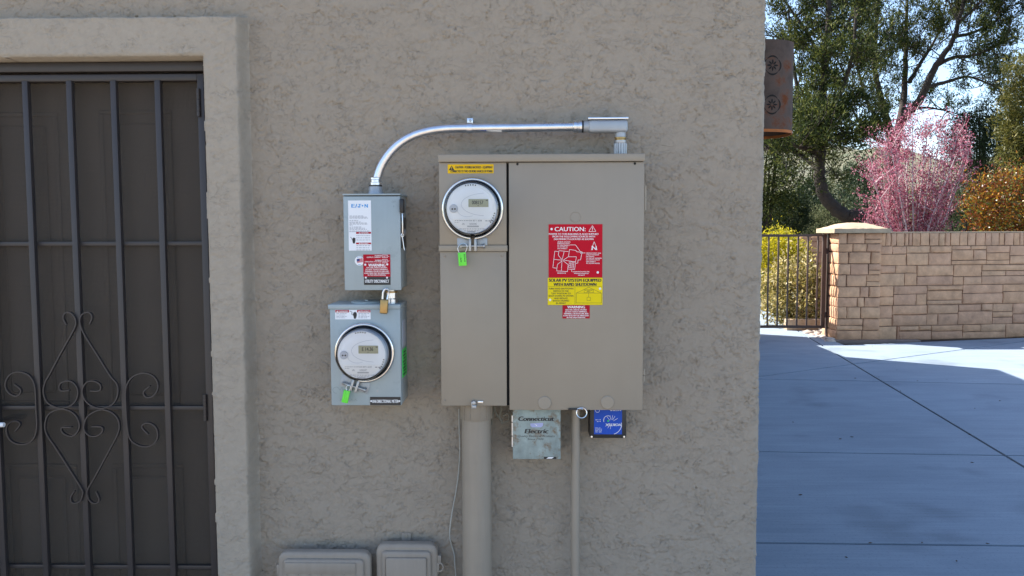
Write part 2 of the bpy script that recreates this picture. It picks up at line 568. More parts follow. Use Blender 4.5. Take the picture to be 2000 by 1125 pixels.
# ------------------------------------------------------------------ the house
rng = np.random.default_rng(7)
def vnoise(x, y, seed=0):
    """gradient noise on arrays, about -1..1"""
    r = np.random.default_rng(seed)
    T = 256
    ang = r.random((T, T)) * 2 * np.pi
    gx, gy = np.cos(ang), np.sin(ang)
    xi, yi = np.floor(x).astype(int), np.floor(y).astype(int)
    xf, yf = x - xi, y - yi
    u, v = xf * xf * xf * (xf * (xf * 6 - 15) + 10), yf * yf * yf * (yf * (yf * 6 - 15) + 10)
    def g(ix, iy, fx, fy):
        a, b = ix % T, iy % T
        return gx[a, b] * fx + gy[a, b] * fy
    n00, n10 = g(xi, yi, xf, yf), g(xi + 1, yi, xf - 1, yf)
    n01, n11 = g(xi, yi + 1, xf, yf - 1), g(xi + 1, yi + 1, xf - 1, yf - 1)
    return ((n00 * (1 - u) + n10 * u) * (1 - v) + (n01 * (1 - u) + n11 * u) * v) * 1.5
def fbm(x, y, seed, o=4, g=0.5):
    s, a = np.zeros_like(x), 1.0
    for i in range(o):
        s += a * vnoise(x * 2 ** i + 17.3 * i, y * 2 ** i - 9.1 * i, seed + i)
        a *= g
    return s
def sstep(a, b, x):
    t = np.clip((x - a) / (b - a), 0, 1)
    return t * t * (3 - 2 * t)

XC = U(1488, 560, 0).x                               # the house corner
TR = -0.062                                          # face of the trim
X_IN, X_OUT = U(407, 560, TR).x, U(478, 560, TR).x
Z_IN, Z_OUT = U(380, 110, TR).z, U(380, 28, TR).z
DOOR_C = U(149, 560, 0.0).x
X_INL, X_OUTL = 2 * DOOR_C - X_IN, 2 * DOOR_C - X_OUT
house = empty('house', (DOOR_C, 0.3, 0), 'tan stucco house with a barred security door and electric boxes on its wall', 'house')

def stucco_height(x, z):
    # flats pushed over one another: long ragged lips with a thin crease below them
    wx, wz = x + 0.006 * fbm(x * 60, z * 60, 60, 3, 0.6), z + 0.006 * fbm(x * 60, z * 60, 70, 3, 0.6)
    a = fbm(wx * 18, wz * 27, 11, 3, 0.5)
    b = fbm(wx * 31 + 5, wz * 40, 31, 3, 0.5)
    c = fbm(wx * 52 + 9, wz * 60, 51, 2, 0.5)
    dens = 0.5 + 0.5 * np.clip(fbm(x * 3.2, z * 3.2, 90, 2) * 1.4, -1, 1)
    brk = sstep(-0.3, 0.12, fbm(x * 13 + 3, z * 13, 120, 2))
    brk2 = sstep(-0.35, 0.12, fbm(x * 17 + 8, z * 17, 130, 2)) * (0.5 + 0.5 * dens)
    brk3 = sstep(-0.15, 0.2, fbm(x * 20 + 8, z * 20, 140, 2)) * dens
    h = 0.0016 * sstep(-0.03, 0.04, a) * brk + 0.0014 * sstep(0.10, 0.18, b) * brk2 + 0.0010 * sstep(0.2, 0.3, c) * brk3
    h -= 0.0030 * np.exp(-((a + 0.02) / 0.060) ** 2) * brk
    h -= 0.0028 * np.exp(-((b - 0.10) / 0.075) ** 2) * brk2
    h -= 0.0024 * np.exp(-((c - 0.20) / 0.11) ** 2) * brk3
    h += 0.0004 * fbm(x * 90, z * 90, 41, 2) + 0.002 * fbm(x * 2.5, z * 2.5, 42, 2)
    return h

def facade():
    st = 0.0030
    x0, x1, z0, z1 = -2.05, XC + 0.22, 0.42, 2.42
    xs = np.arange(x0, x1 + st / 2, st)
    zs = np.arange(z0, z1 + st / 2, st)
    Xg, Zg = np.meshgrid(xs, zs, indexing='ij')
    h = stucco_height(Xg, Zg)
    wob = 0.0022 * fbm(Xg * 18, Zg * 18, 77, 3)
    # trim: a flat band round the opening, rounded edges
    dout = np.maximum(np.maximum(Xg - X_OUT, X_OUTL - Xg), Zg - Z_OUT) + wob       # <0 inside the outer outline
    tr = 1 - sstep(-0.008, 0.010, dout)
    tr_r = np.where(dout < 0, 1 - 0.18 * sstep(-0.012, 0, dout), 1)
    hole = (Xg < X_IN) & (Xg > X_INL) & (Zg < Z_IN)
    din = np.maximum(np.maximum(Xg - X_IN, X_INL - Xg), Zg - Z_IN) + wob * 0.5
    dep = -TR * tr - 0.005 * (1 - sstep(0, 0.011, din)) * (din > 0)
    # wrap round the corner
    R = 0.016
    s = Xg - (XC - R)
    ang = np.clip(s / R, 0, math.pi / 2)
    bx = np.where(s <= 0, Xg, XC - R + R * np.sin(ang))
    by = np.where(s <= 0, 0.0, R - R * np.cos(ang)) + np.maximum(s - R * math.pi / 2, 0)
    nx, ny = np.sin(ang), -np.cos(ang)
    hh = h * (1 - 0.45 * tr) + dep
    PX, PY = bx + nx * hh, by + ny * hh
    PX = PX + np.where(s > -0.05, 0.0015 * fbm(Zg * 14, Zg * 0 + 3, 15, 3), 0)
    inner = (din < 0)
    PY = np.where(inner, 0.07, PY)
    ni, nk = Xg.shape
    idx = np.arange(ni * nk).reshape(ni, nk)
    quads = np.stack([idx[:-1, :-1], idx[1:, :-1], idx[1:, 1:], idx[:-1, 1:]], -1).reshape(-1, 4)
    iq = inner.ravel()[quads].sum(1)
    keep = iq < 4
    # rings of the opening: vertices inside are pushed back to make the reveal
    trim_q = (tr.ravel()[quads].max(1) > 0.02) & keep
    wall_q = (~(tr.ravel()[quads].max(1) > 0.02)) & keep
    # pull hole vertices onto the opening's outline so the reveal is straight
    Xr, Zr = PX.copy(), Zg.copy()
    hx = np.clip(Xr, X_INL, X_IN)
    d_r, d_l, d_t = X_IN - Xr, Xr - X_INL, Z_IN - Zr
    m_r = inner & (d_r <= d_l) & (d_r < d_t)
    m_l = inner & (d_l < d_r) & (d_l < d_t)
    m_t = inner & ~m_r & ~m_l
    Xr[m_r] = X_IN; Xr[m_l] = X_INL; Zr[m_t] = Z_IN
    V = np.stack([Xr, PY, Zr], -1).reshape(-1, 3)
    for nm, q, mt in (('wall', wall_q, M['stucco']), ('door_trim', trim_q, M['stucco_trim'])):
        f = quads[q]
        used, inv = np.unique(f, return_inverse=True)
        link(nm, np_mesh(nm, V[used], inv.reshape(-1, 4)), mt, house, smooth=80)
facade()

# the rest of the house: body behind the wall, roof slab with eaves (its shade falls on the patio)
H_EAVE = 2.95
off = Vector((to_sun.x, to_sun.y, 0)) * (-H_EAVE / to_sun.z)
A_, B_, C_ = G(1562, 690), G(1910, 719), G(2000, 756)
rA, rB, rC = A_ - off, B_ - off, C_ - off
body = MB()
xl = -7.5
# front wall pieces around the textured patch and the doorway, set back a little
body.box(xl, -2.04, 0.000, 0.25, 0, H_EAVE)
body.box(-2.04, X_INL - 0.09, 0.010, 0.25, 0, H_EAVE)
body.box(X_INL - 0.09, X_IN + 0.09, 0.010, 0.25, Z_IN + 0.09, H_EAVE)
body.box(X_IN + 0.09, XC - 0.02, 0.010, 0.25, 0, H_EAVE)
body.box(XC - 0.25, XC - 0.004, 0.25, 5.9, 0, H_EAVE)
body.build('wall', M['stucco'], house, smooth=0)
MB().box(X_OUTL + 0.01, X_INL - 0.003, -0.05, 0.009, 0, 0.43).build('door_trim', M['stucco_trim'], house, smooth=0)
MB().box(X_IN + 0.003, X_OUT - 0.01, -0.05, 0.009, 0, 0.43).build('door_trim', M['stucco_trim'], house, smooth=0)
wx = rB.x - 0.35
wing = [(XC - 0.25, 5.9), (wx, 5.9), (wx, rB.y - 0.2), (rA.x - 0.25, rA.y - 0.2), (rA.x - 4.5, rA.y + 2.6), (xl, rA.y + 2.6), (xl, 5.9)]
MB().slab(wing, 0, H_EAVE).build('back_wing', M['stucco'], house, smooth=0)
MB().box(xl, xl + 0.25, 0.25, 5.9, 0, H_EAVE).build('wall', M['stucco'], house, smooth=0)
dAB = (rA - rB).normalized()
rE = rA + dAB * 5.0
roof_poly = [(xl - 0.4, -0.22), (XC + 0.28, -0.22), (XC + 0.28, 5.4), (rC.x - (rB.x - rC.x) * 0.6, 5.4), (rC.x, rC.y), (rB.x, rB.y), (rA.x, rA.y), (rE.x, rE.y), (xl - 0.4, rE.y)]
MB().slab(roof_poly, H_EAVE, H_EAVE + 0.18).build('roof', M['roof'], house, smooth=0)

# ---- inner panelled door, seen through the screen
yi = 0.155
zt = U(380, 150, yi).z
inner = MB().box(X_INL + 0.0, X_IN - 0.0, yi, yi + 0.04, 0.0, Z_IN + 0.05).build('panel_door', M['inner_door'], house)
def panel(x0, y0, x1, y1):
    xa, xb, za, zb = rect_world(x0, y0, x1, y1, yi)
    m = MB()
    w = 0.014
    for (a, b, c, d) in ((xa, xb, zb - w, zb), (xa, xb, za, za + w), (xa, xa + w, za + w, zb - w), (xb - w, xb, za + w, zb - w)):
        m.box(a, b, yi - 0.010, yi, c, d, 0.003, 1)
    e = 0.04
    m.box(xa + e, xb - e, yi - 0.012, yi, za + e, zb - e, 0.008, 1)
    m.build('panel', M['inner_door'], inner)
panel(205, 215, 345, 795); panel(-10, 220, 126, 790)
panel(228, 905, 365, 1290); panel(22, 905, 160, 1290)
hb = pbox(5, 815, 34, 822, yi - 0.05, yi, 'door_handle', M['black'], inner, 0.003)

# ---- security door
ys = 0.018
sec = empty('security_door', (0, 0, 0), None, None)
sec.parent = house
sec.location = (0, 0, 0)
DM = M['door_metal']
xr, xlft = X_IN - 0.001, X_INL + 0.001
fw = 12 * S(0.03)
zf = U(380, 112, 0.02).z
zfr = min(Z_IN - 0.002, zf)
MB().box(xlft, xr, 0.000, 0.065, zfr - 0.027, zfr, 0.002).build('frame', DM, sec)
MB().box(xr - fw, xr, 0.000, 0.065, 0.0, zfr - 0.0275, 0.002).build('frame', DM, sec)
MB().box(xlft, xlft + fw, 0.000, 0.065, 0.0, zfr - 0.0275, 0.002).build('frame', DM, sec)
dx1, dx0 = xr - fw - 0.005, xlft + fw + 0.005
dz1 = zfr - 0.0275 - 0.006
sw = 0.020
MB().box(dx1 - sw, dx1, ys - 0.010, ys + 0.022, 0.02, dz1, 0.002).build('stile', DM, sec)
MB().box(dx0, dx0 + sw, ys - 0.010, ys + 0.022, 0.02, dz1, 0.002).build('stile', DM, sec)
MB().box(dx0 + sw, dx1 - sw, ys - 0.010, ys + 0.022, dz1 - sw, dz1, 0.002).build('rail', DM, sec)
for py in (476, 797, 1108):
    z = U(200, py, ys).z
    MB().box(dx0 + sw, dx1 - sw, ys + 0.002, ys + 0.014, z - 0.006, z + 0.006, 0.001).build('rail', DM, sec)
MB().box(dx0 + sw, dx1 - sw, ys - 0.010, ys + 0.022, 0.02, 0.06, 0.002).build('rail', DM, sec)
b1, b4 = U(67, 560, ys - 0.01).x, U(321, 560, ys - 0.01).x
gap = (b4 - b1) / 3
for k in range(-2, 4):
    xb = b1 + gap * k
    if xb < dx0 + 0.03: continue
    MB().box(xb - 0.0085, xb + 0.0085, ys - 0.016, ys + 0.002, 0.06, dz1 - sw + 0.001, 0.0015).build('bar', DM, sec)
MB().box(dx0 + 0.004, dx1 - 0.004, ys + 0.0225, ys + 0.0237, 0.03, dz1 - 0.004).build('mesh_screen', M['screen'], sec)
def scroll(pts, name='scroll'):
    P = [U(x / 1.99, y / 1.99 + 560, ys - 0.019) for x, y in pts]
    P = [Vector((p.x, ys - 0.019, p.z)) for p in catmull(P, 5)]
    MB().tube(P, 0, flat=(0.010, 0.0036), up=(0, 1, 0)).build(name, DM, sec, smooth=30)
scroll([(350,145),(360,120),(352,102),(335,100),(318,112),(313,140),(330,185),(380,265),(430,345),(455,375),(461,405),(452,440),(430,462),(395,472),(358,462),(333,440),(322,410),(328,385),(345,368),(370,367),(390,378),(394,395),(385,404),(352,404)])
scroll([(260,147),(248,122),(255,103),(272,100),(288,112),(297,135),(290,165),(240,255),(195,340),(178,370),(171,405),(180,440),(205,462),(240,471),(275,462),(298,440),(305,410),(298,385),(280,368),(258,366),(238,375),(232,392),(242,404),(272,402)])
scroll([(375,795),(388,825),(378,840),(360,838),(345,820),(342,790),(370,740),(435,620),(460,570),(466,540),(458,510),(435,488),(400,477),(365,487),(338,510),(328,545),(335,565),(355,580),(380,578),(398,565),(401,550),(390,543),(358,543)])
scroll([(292,793),(278,815),(280,835),(295,840),(315,830),(324,805),(320,785),(270,705),(215,620),(185,575),(177,540),(185,505),(205,485),(240,475),(275,483),(300,505),(311,540),(300,568),(280,580),(258,575),(242,560),(245,546),(280,545)])
scroll([(585,385),(562,405),(562,420),(575,430),(595,425),(612,405),(616,380),(605,355),(585,340),(555,335),(520,348),(498,375),(490,410),(492,480),(496,540),(505,585),(525,608),(555,620),(585,618),(608,600),(615,575),(608,548),(590,532),(570,529),(556,537),(556,550),(578,573)])
scroll([(57,378),(82,398),(80,415),(65,424),(45,418),(28,400),(23,378),(32,352),(52,335),(80,331),(112,342),(132,368),(140,405),(143,480),(146,540),(138,580),(120,603),(92,612),(60,607),(38,590),(28,565),(30,540),(45,525),(65,521),(78,528),(78,540),(60,562)])
def hinge(py0, py1, px):
    xa, xb, za, zb = rect_world(px - 4, py0, px + 4, py1, ys - 0.012)
    m = MB()
    n = 5
    for k in range(n):
        m.tube([(xa * .5 + xb * .5, ys - 0.013, za + (zb - za) * (k + 0.03) / n), (xa * .5 + xb * .5, ys - 0.013, za + (zb - za) * (k + 0.97) / n)], 0.006, 10)
    m.build('hinge', DM, sec)
hinge(173, 228, 388); hinge(770, 822, 401)
zh = U(0, 828, -0.04).z
xh = dx0 + 0.02
m = MB().tube([(xh, ys - 0.012, zh), (xh, -0.045, zh)], 0.009, 12)
m.tube([(xh, -0.045, zh), (xh + 0.05, -0.047, zh), (U(8, 828, -0.047).x, -0.047, zh - 0.001)], [0.010, 0.009, 0.007], 12)
m.lathe([(0.024, ys - 0.010), (0.024, ys - 0.018), (0.014, ys - 0.021)], (xh, 0, zh), 'Y', 24)
m.build('lever_handle', M['white'], sec)
MB().box(xlft, xr, -0.03, 0.16, 0.0, 0.02, 0.003).build('threshold', M['zinc'], house)
# ------------------------------------------------------------------ the big tan service panel
MF = -0.150
px_, pb_ = U(1058, 800, 0), U(1058, 800, MF)
panel_box = empty('service_panel', (pb_.x, 0, pb_.z), 'large tan metal electrical service panel carrying the red caution sign', 'electrical panel')
T = M['box_tan']
xa, xb, za, zb = rect_world(859, 304, 1257, 797, MF)
seam = U(991.5, 560, MF).x
MB().box(xa + 0.004, xb - 0.003, MF + 0.012, 0.012, za + 0.004, zb - 0.004, 0.003).build('enclosure', T, panel_box)
ztop = U(1058, 316, MF).z
zt2 = U(1058, 301, MF).z
MB().box(xa - 0.001, xb + 0.001, MF - 0.008, MF + 0.02, ztop, zt2, 0.003).build('rain_hood', T, panel_box)
z478, z491 = U(925, 479, MF).z, U(925, 491, MF).z
zl = U(925, 793, MF).z
MB().box(xa, seam - 0.0025, MF + 0.002, MF + 0.0118, z478 + 0.0004, ztop - 0.001, 0.0015).build('meter_cover', T, panel_box)
MB().box(xa - 0.002, seam + 0.000, MF - 0.004, MF + 0.0117, z491, z478, 0.002).build('cover_lip', T, panel_box)
MB().box(xa + 0.001, seam - 0.0035, MF + 0.003, MF + 0.0118, zl, z491 - 0.0004, 0.0015).build('lower_cover', T, panel_box)
door = MB().box(seam + 0.004, xb, MF, MF + 0.0118, U(1120, 801, MF).z, ztop - 0.0016, 0.002).build('panel_door', T, panel_box)
MB().box(seam - 0.006, seam + 0.007, MF + 0.0112, MF + 0.0130, zl, ztop - 0.002).build('seam_shade_strip', M['hole'], panel_box)  # near-black strip, paints the shade between the covers and the door
for qx, qy in ((1010.5, 320.5), (1240, 319.5)):
    p = U(qx, qy, MF)
    MB().lathe([(0.0033, MF - 0.0006), (0.0033, MF + 0.002)], (p.x, 0, p.z), 'Y', 16).build('screw_hole', M['hole'], door)
for qx, qy in ((1063.5, 787), (1186.5, 786)):
    p = U(qx, qy, MF)
    MB().lathe([(0.0, MF - 0.0035), (0.0172, MF - 0.0035), (0.0190, MF - 0.002), (0.0190, MF + 0.002)], (p.x, 0, p.z), 'Y', 32).build('knockout_cap', T, door)
p = U(1124, 424, MF)                                   # embossed round mark
MB().lathe([(0.0132, MF + 0.0003), (0.0138, MF - 0.0009), (0.0148, MF - 0.0009), (0.0154, MF + 0.0003)], (p.x, 0, p.z), 'Y', 32, None, False).build('embossed_mark', T, door)
for y0, y1 in ((363, 410), (720, 744)):
    xa2, xb2, za2, zb2 = rect_world(1257.5, y0, 1263, y1, MF + 0.02)
    hm = MB()
    zm = (za2 + zb2) / 2
    for c, d in ((za2, zm - 0.0008), (zm + 0.0008, zb2)):
        hm.tube([(xb + 0.0035, MF + 0.012, c), (xb + 0.0035, MF + 0.012, d)], 0.0042, 10)
        hm.box(xb - 0.001, xb + 0.002, MF + 0.013, MF + 0.04, c, d)
    hm.build('hinge', T, panel_box)
# latch on the lower cover
lp = U(926, 787, MF)
m = MB().lathe([(0.0, MF - 0.012), (0.005, MF - 0.011), (0.006, MF - 0.004), (0.006, MF + 0.003)], (lp.x, 0, lp.z + 0.002), 'Y', 14)
m.box(lp.x - 0.006, lp.x + 0.007, MF - 0.012, MF - 0.0005, lp.z - 0.014, lp.z - 0.004, 0.002)
m.box(lp.x - 0.007, lp.x - 0.004, MF - 0.012, MF + 0.0025, lp.z - 0.014, lp.z + 0.006, 0.001)
m.build('latch', M['dull_metal'], panel_box)
pbox(933, 783.5, 943.5, 787.5, MF - 0.003, MF + 0.004, 'latch_tab', M['zinc'], panel_box, 0.0006)
# fixing screws of the covers
for qx, qy in ((868, 500), (868, 783), (981, 500)):
    p = U(qx, qy, MF)
    MB().lathe([(0.0, MF - 0.0002), (0.0026, MF + 0.0006), (0.003, MF + 0.0034)], (p.x, 0, p.z), 'Y', 12).build('screw', T, panel_box)

# ---- its labels
def rivets(parent, y, pts, r=0.0035):
    for qx, qy in pts:
        p = U(qx, qy, y)
        MB().lathe([(0.0, y - 0.0016), (r * 0.7, y - 0.0013), (r, y)], (p.x, 0, p.z), 'Y', 14).build('rivet', M['white'], parent)
y = MF + 0.0008
lab = plate('yellow_backfeed_label', 874.5, 321, 964, 338.5, y, M['amber'], panel_box)
k = Ink(y - 0.0003)
k.text('CAUTION - POSSIBLE BACKFEED - EQUIPMENT', 925.5, 326.6, 4.7, 73, 0.22)
k.text('CONNECTED TO TWO OR MORE SOURCES OF POWER', 921, 334.4, 4.7, 82, 0.22)
k.poly([(876.5, 332.5), (882, 323.2), (887.5, 332.5)])
k.build('lettering', M['ink'], lab)
k = Ink(y - 0.0006); k.rect(881.5, 325.5, 882.5, 329.6); k.rect(881.5, 330.4, 882.5, 331.4); k.build('warning_mark', M['amber'], lab)

y = MF - 0.0016
sg = plate('red_caution_sign', 1071.5, 438, 1176.5, 542.2, y, M['red'], panel_box, 0.0022)
tag(sg, 'red caution sign with a white house plan')
k = Ink(y - 0.0003)
k.text('CAUTION:', 1113.5, 447.2, 8.6, 60, 0.28)
k.line([(1150, 452.2), (1157, 440.6), (1164, 452.2), (1150, 452.2)], 0.75)
k.rect(1156.5, 443.8, 1157.7, 448.6); k.rect(1156.5, 449.5, 1157.7, 450.7)
k.text('POWER TO THIS BUILDING IS ALSO SUPPLIED', 1120.5, 457.0, 3.6, 97, 0.16)
k.text('FROM THE FOLLOWING SOURCES WITH', 1120.5, 461.9, 3.6, 83, 0.16)
k.text('DISCONNECTS LOCATED AS SHOWN', 1120.5, 466.9, 3.6, 77, 0.16)
for i, (s, w) in enumerate((('(INSIDE GARAGE)', 25), ('INVERTER WITH', 23), ('DC DISCONNECT', 24), ('PV SYSTEM AC', 20), ('DISCONNECT', 19))):
    k.text(s, 1089 + w / 2, 472.5 + i * 3.25, 2.2, w, 0.1)
for i, (s, w) in enumerate((('SERVICE POINT AND', 29), ('UTILITY REVENUE', 25), ('METERING', 15.5), ('PV CIRCUIT BREAKER', 30), ('PV SYSTEM UTILITY', 27), ('DISCONNECT', 18.5), ('PV SYSTEM METER', 26.5))):
    k.text(s, 1145 + w / 2, 494.3 + i * 3.33, 2.2, w, 0.1)
for i, (s, w) in enumerate((('SOLAR PHOTOVOLTAIC', 32), ('MODULES MOUNTED', 28), ('ON ROOF', 13))):
    k.text(s, 1135.5, 530.6 + i * 3.4, 2.2, w, 0.1)
k.text('RESIDENCE', 1097, 533.3, 2.2, 16.5, 0.1)
def c2(pts): return [(1060 + a / 5.623, 430 + b / 5.623) for a, b in pts]
for L in ([(300,272),(360,272),(420,355)], [(432,360),(470,360)], [(284,400),(293,322),(365,332),(368,345),(432,355),(415,437),(388,437),(384,472),(365,474)],
          [(132,340),(172,345),(180,335),(283,345)], [(132,340),(112,522),(152,527)], [(122,430),(212,440)], [(180,335),(170,385),(215,438)],
          [(236,340),(212,440),(205,560)], [(283,402),(370,402),(360,458),(235,440)], [(284,400),(225,440)], [(215,445),(162,485),(152,557),(272,565),(280,490),(225,445)],
          [(280,537),(350,543),(362,458)], [(318,545),(318,565),(328,567)]):
    k.line(c2(L), 0.75)
for i in range(4):
    k.line(c2([(292 + i * 17, 455 + i * 1.5), (285 + i * 17, 522 + i * 2)]), 0.6)
    k.line(c2([(292 - i * 2, 457 + i * 21), (350 - i * 2, 462 + i * 22)]), 0.6)
k.arc(1060 + 425 / 5.623, 430 + 358 / 5.623, 2.0, 2.0, 0, 360, 0.7)
k.text('N', 1160.5, 484, 8.6, 9.0, 0.5)
k.line([(1157.5, 480), (1160.5, 472), (1163.5, 480)], 0.8)
k.line([(1154.5, 488.5), (1157.5, 480)], 0.6); k.line([(1163.5, 480), (1166.5, 488.5)], 0.6)
k.build('lettering', M['white'], sg)
rivets(sg, y, ((1077.3, 447.5), (1167.5, 532)))

y2 = MF - 0.0018
sg = plate('yellow_rapid_shutdown_sign', 1069.8, 542.6, 1176.8, 595.6, y2, M['yellow'], panel_box, 0.0024)
k = Ink(y2 - 0.0003)
k.text('SOLAR PV SYSTEM EQUIPPED', 1123.2, 547.2, 6.2, 102, 0.55)
k.text('WITH RAPID SHUTDOWN', 1123, 555.4, 6.2, 83, 0.55)
for i, (s, w) in enumerate((('TURN RAPID SHUTDOWN', 48), ('SWITCH TO THE', 30), ('"OFF" POSITION TO', 38), ('SHUT DOWN PV SYSTEM', 48), ('AND REDUCE', 26), ('SHOCK HAZARD', 32), ('IN ARRAY', 19))):
    k.text(s, 1095.6, 563.7 + i * 4.72, 3.2, w, 0.1)
k.build('lettering', M['ink'], sg)
k = Ink(y2 - 0.0003)
k.line([(1070.5, 560), (1176, 560)], 0.4); k.line([(1123, 560.5), (1123, 595)], 0.4)
k.line([(1125.5, 572.5), (1174.5, 572.5), (1174.5, 591.7), (1125.5, 591.7), (1125.5, 572.5), (1150, 561), (1174.5, 572.5)], 0.5)
k.line([(1141, 565), (1159, 565), (1159, 571.5), (1141, 571.5), (1141, 565)], 0.45)
k.greek(1143, 566.6, 14, 0.8, 1); k.greek(1146, 569, 8, 0.8, 2)
k.line([(1149.6, 572), (1149.6, 580.5)], 0.45); k.line([(1146.5, 580.5), (1153, 580.5), (1153, 587), (1146.5, 587), (1146.5, 580.5)], 0.45)
k.build('house_diagram', M['ink'], sg)
rivets(sg, y2, ((1172, 564), (1074.3, 585.8)))

def warning(x0, y0, x1, y1, yy, parent, top=0.14):
    sgn = plate('red_warning_label', x0, y0, x1, y1, yy, M['darkred'], parent)
    k = Ink(yy - 0.0003)
    w, h, cx = x1 - x0, y1 - y0, (x0 + x1) / 2
    k.text('WARNING', cx, y0 + h * 0.14, h * 0.20, w * 0.64, 0.35)
    for i, (s, f) in enumerate((('ELECTRIC SHOCK HAZARD', 0.77), ('DO NOT TOUCH TERMINALS.', 0.80), ('TERMINALS ON BOTH LINE AND', 0.90), ('LOAD SIDES MAY BE ENERGIZED', 0.93), ('IN THE OPEN POSITION.', 0.68))):
        k.text(s, cx, y0 + h * (0.345 + 0.145 * i), h * 0.105, w * f, 0.16)
    k.build('lettering', M['white'], sgn)
    return sgn
warning(1098.6, 596, 1151.8, 622, MF - 0.0008, panel_box)

# ------------------------------------------------------------------ meters
def meter(name, cx, cy, rpx, yb, label, digits, rot, serial, num):
    """round glass electricity meter clamped in a steel ring; yb = the cover it stands on"""
    c = U(cx, cy, yb - 0.01)
    s = rpx * S(yb - 0.01)                              # ring radius in metres
    rt = empty(name, (c.x, yb, c.z), label, 'electric meter', 'round glass electric meters')
    cc = (c.x, yb, c.z)
    a0 = -math.pi / 2 - rot
    half = 0.075
    # ring with a gap at the clamp
    prof = [(s * (0.938 + 0.062 * math.cos(u_)), -0.009 - 0.0085 * math.sin(u_)) for u_ in [2 * math.pi * i_ / 16 for i_ in range(17)]]
    MB().lathe(prof, cc, 'Y', 80, (a0 + half, a0 + 2 * math.pi - half)).build('sealing_ring', M['chrome'], rt)
    MB().lathe([(s * 0.94, 0.004), (s * 0.94, -0.004), (s * 0.84, -0.006), (s * 0.84, 0.004)], cc, 'Y', 64).build('socket_rim', M['black'], rt)
    body = MB().lathe([(s * 0.80, 0.0), (s * 0.80, -0.030), (s * 0.785, -0.034), (0.0, -0.034)], cc, 'Y', 64).build('meter_base', M['metergrey'], rt)
    MB().lathe([(s * 0.835, -0.004), (s * 0.835, -0.012), (s * 0.81, -0.0135), (s * 0.81, -0.004)], cc, 'Y', 64).build('black_gasket', M['black'], rt)
    yf = yb - 0.052
    face = MB().lathe([(s * 0.79, yf + 0.020 - yb), (s * 0.79, yf + 0.003 - yb), (s * 0.775, yf - yb), (s * 0.70, yf - yb), (s * 0.695, yf - yb + 0.0012), (0, yf - yb + 0.0012)], cc, 'Y', 72).build('face', M['meterface'], rt)
    # glass dome
    MB().lathe([(s * 0.875, -0.006), (s * 0.865, -0.016), (s * 0.835, -0.020), (s * 0.828, -0.058), (s * 0.815, -0.064), (s * 0.78, -0.0665), (0.0, -0.0675)], cc, 'Y', 72).build('glass_dome', M['glass'], rt)
    # face print, in px units of the photograph around the face centre
    fy = yf - 0.0002
    fc = Vector((c.x, fy, c.z))
    d = fc - CAM
    loc = ROT.transposed() @ d
    ox, oy = 1000 + loc.x / -loc.z * F, 562.5 - loc.y / -loc.z * F
    q = rpx / 61.0
    lowr = s * 0.69
    # lower nameplate: segment of the disc
    zc = c.z - (21 * q) * S(fy) * 0.95
    seg = []
    zrel = zc - c.z
    th0 = math.asin(zrel / lowr)
    n = 24
    for i in range(n + 1):
        t = math.pi - th0 + (math.pi + 2 * th0) * i / n
        seg.append((c.x + lowr * math.cos(t), c.z + lowr * math.sin(t)))
    npl = MB().prism(seg, fy - 0.0003, fy + 0.0012).build('nameplate', M['white'], face)
    fp = fy - 0.0006
    k = Ink(fp)
    oy2 = oy
    k.greek(ox - 33 * q, oy2 + 23.2 * q, 30 * q, 0.8, 3)
    k.text(serial, ox + 8 * q, oy2 + 23.6 * q, 3.0 * q, 24 * q)
    k.greek(ox - 33 * q, oy2 + 26.5 * q, 9 * q, 0.7, 4)
    k.greek(ox + 27 * q, oy2 + 23.5 * q, 15 * q, 1.4, 5)
    k.text(num, ox + 3 * q, oy2 + 30 * q, 3.8 * q, 14 * q)
    k.text('(R)', ox - 16 * q, oy2 + 30 * q, 3.4 * q, 4.5 * q)
    for i in range(22): k.rect(ox - 8 * q + i * q * 1.02, oy2 + 33.5 * q, ox - 8 * q + (i * 1.02 + 0.55) * q, oy2 + 36.5 * q)
    k.greek(ox - 24 * q, oy2 + 39.5 * q, 50 * q, 0.8, 6)
    k.greek(ox - 14 * q, oy2 + 42.5 * q, 30 * q, 0.6, 8)
    for i in range(16): k.rect(ox - 8 * q + i * q * 1.02, oy2 + 44.5 * q, ox - 8 * q + (i * 1.02 + 0.55) * q, oy2 + 46.6 * q)
    k.greek(ox - 10 * q, oy2 + 48.2 * q, 18 * q, 0.6, 9)
    k.build('lettering', M['greyink'], npl)
    lc = MB()
    xa, xb, za, zb = rect_world(ox - 6 * q, oy - 18.5 * q, ox + 33 * q, oy - 3 * q, fy)
    lcd = MB().box(xa, xb, fy - 0.0012, fy + 0.0012, za, zb, 0.0006, 1).build('display', M['lcd'], face)
    k = Ink(fy - 0.0014)
    k.text(digits, ox + 12 * q, oy - 12 * q, 7.6 * q, 22 * q, 0.3)
    k.greek(ox + 28 * q, oy - 16.5 * q, 4 * q, 1.6, 2); k.rect(ox + 12 * q, oy - 6 * q, ox + 14 * q, oy - 4.8 * q)
    k.build('digits', M['ink'], lcd)
    # optical port
    p = U(ox - 35 * q, oy + 0 * q, fy)
    pp = MB().lathe([(0.0, fy - 0.005), (7.2 * q * S(fy), fy - 0.005), (8.2 * q * S(fy), fy - 0.0035), (8.2 * q * S(fy), fy + 0.001)], (p.x, 0, p.z), 'Y', 24).build('optical_port', M['metergrey'], face)
    for sx in (-2.6, 2.6):
        p2 = U(ox - 35 * q + sx * q, oy + 1 * q, fy - 0.006)
        MB().lathe([(0.0, fy - 0.0056), (1.7 * q * S(fy), fy - 0.0056), (1.7 * q * S(fy), fy - 0.004)], (p2.x, 0, p2.z), 'Y', 12).build('port_eye', M['hole'], pp)
    # swoosh printed on the face
    k = Ink(fy + 0.0006)
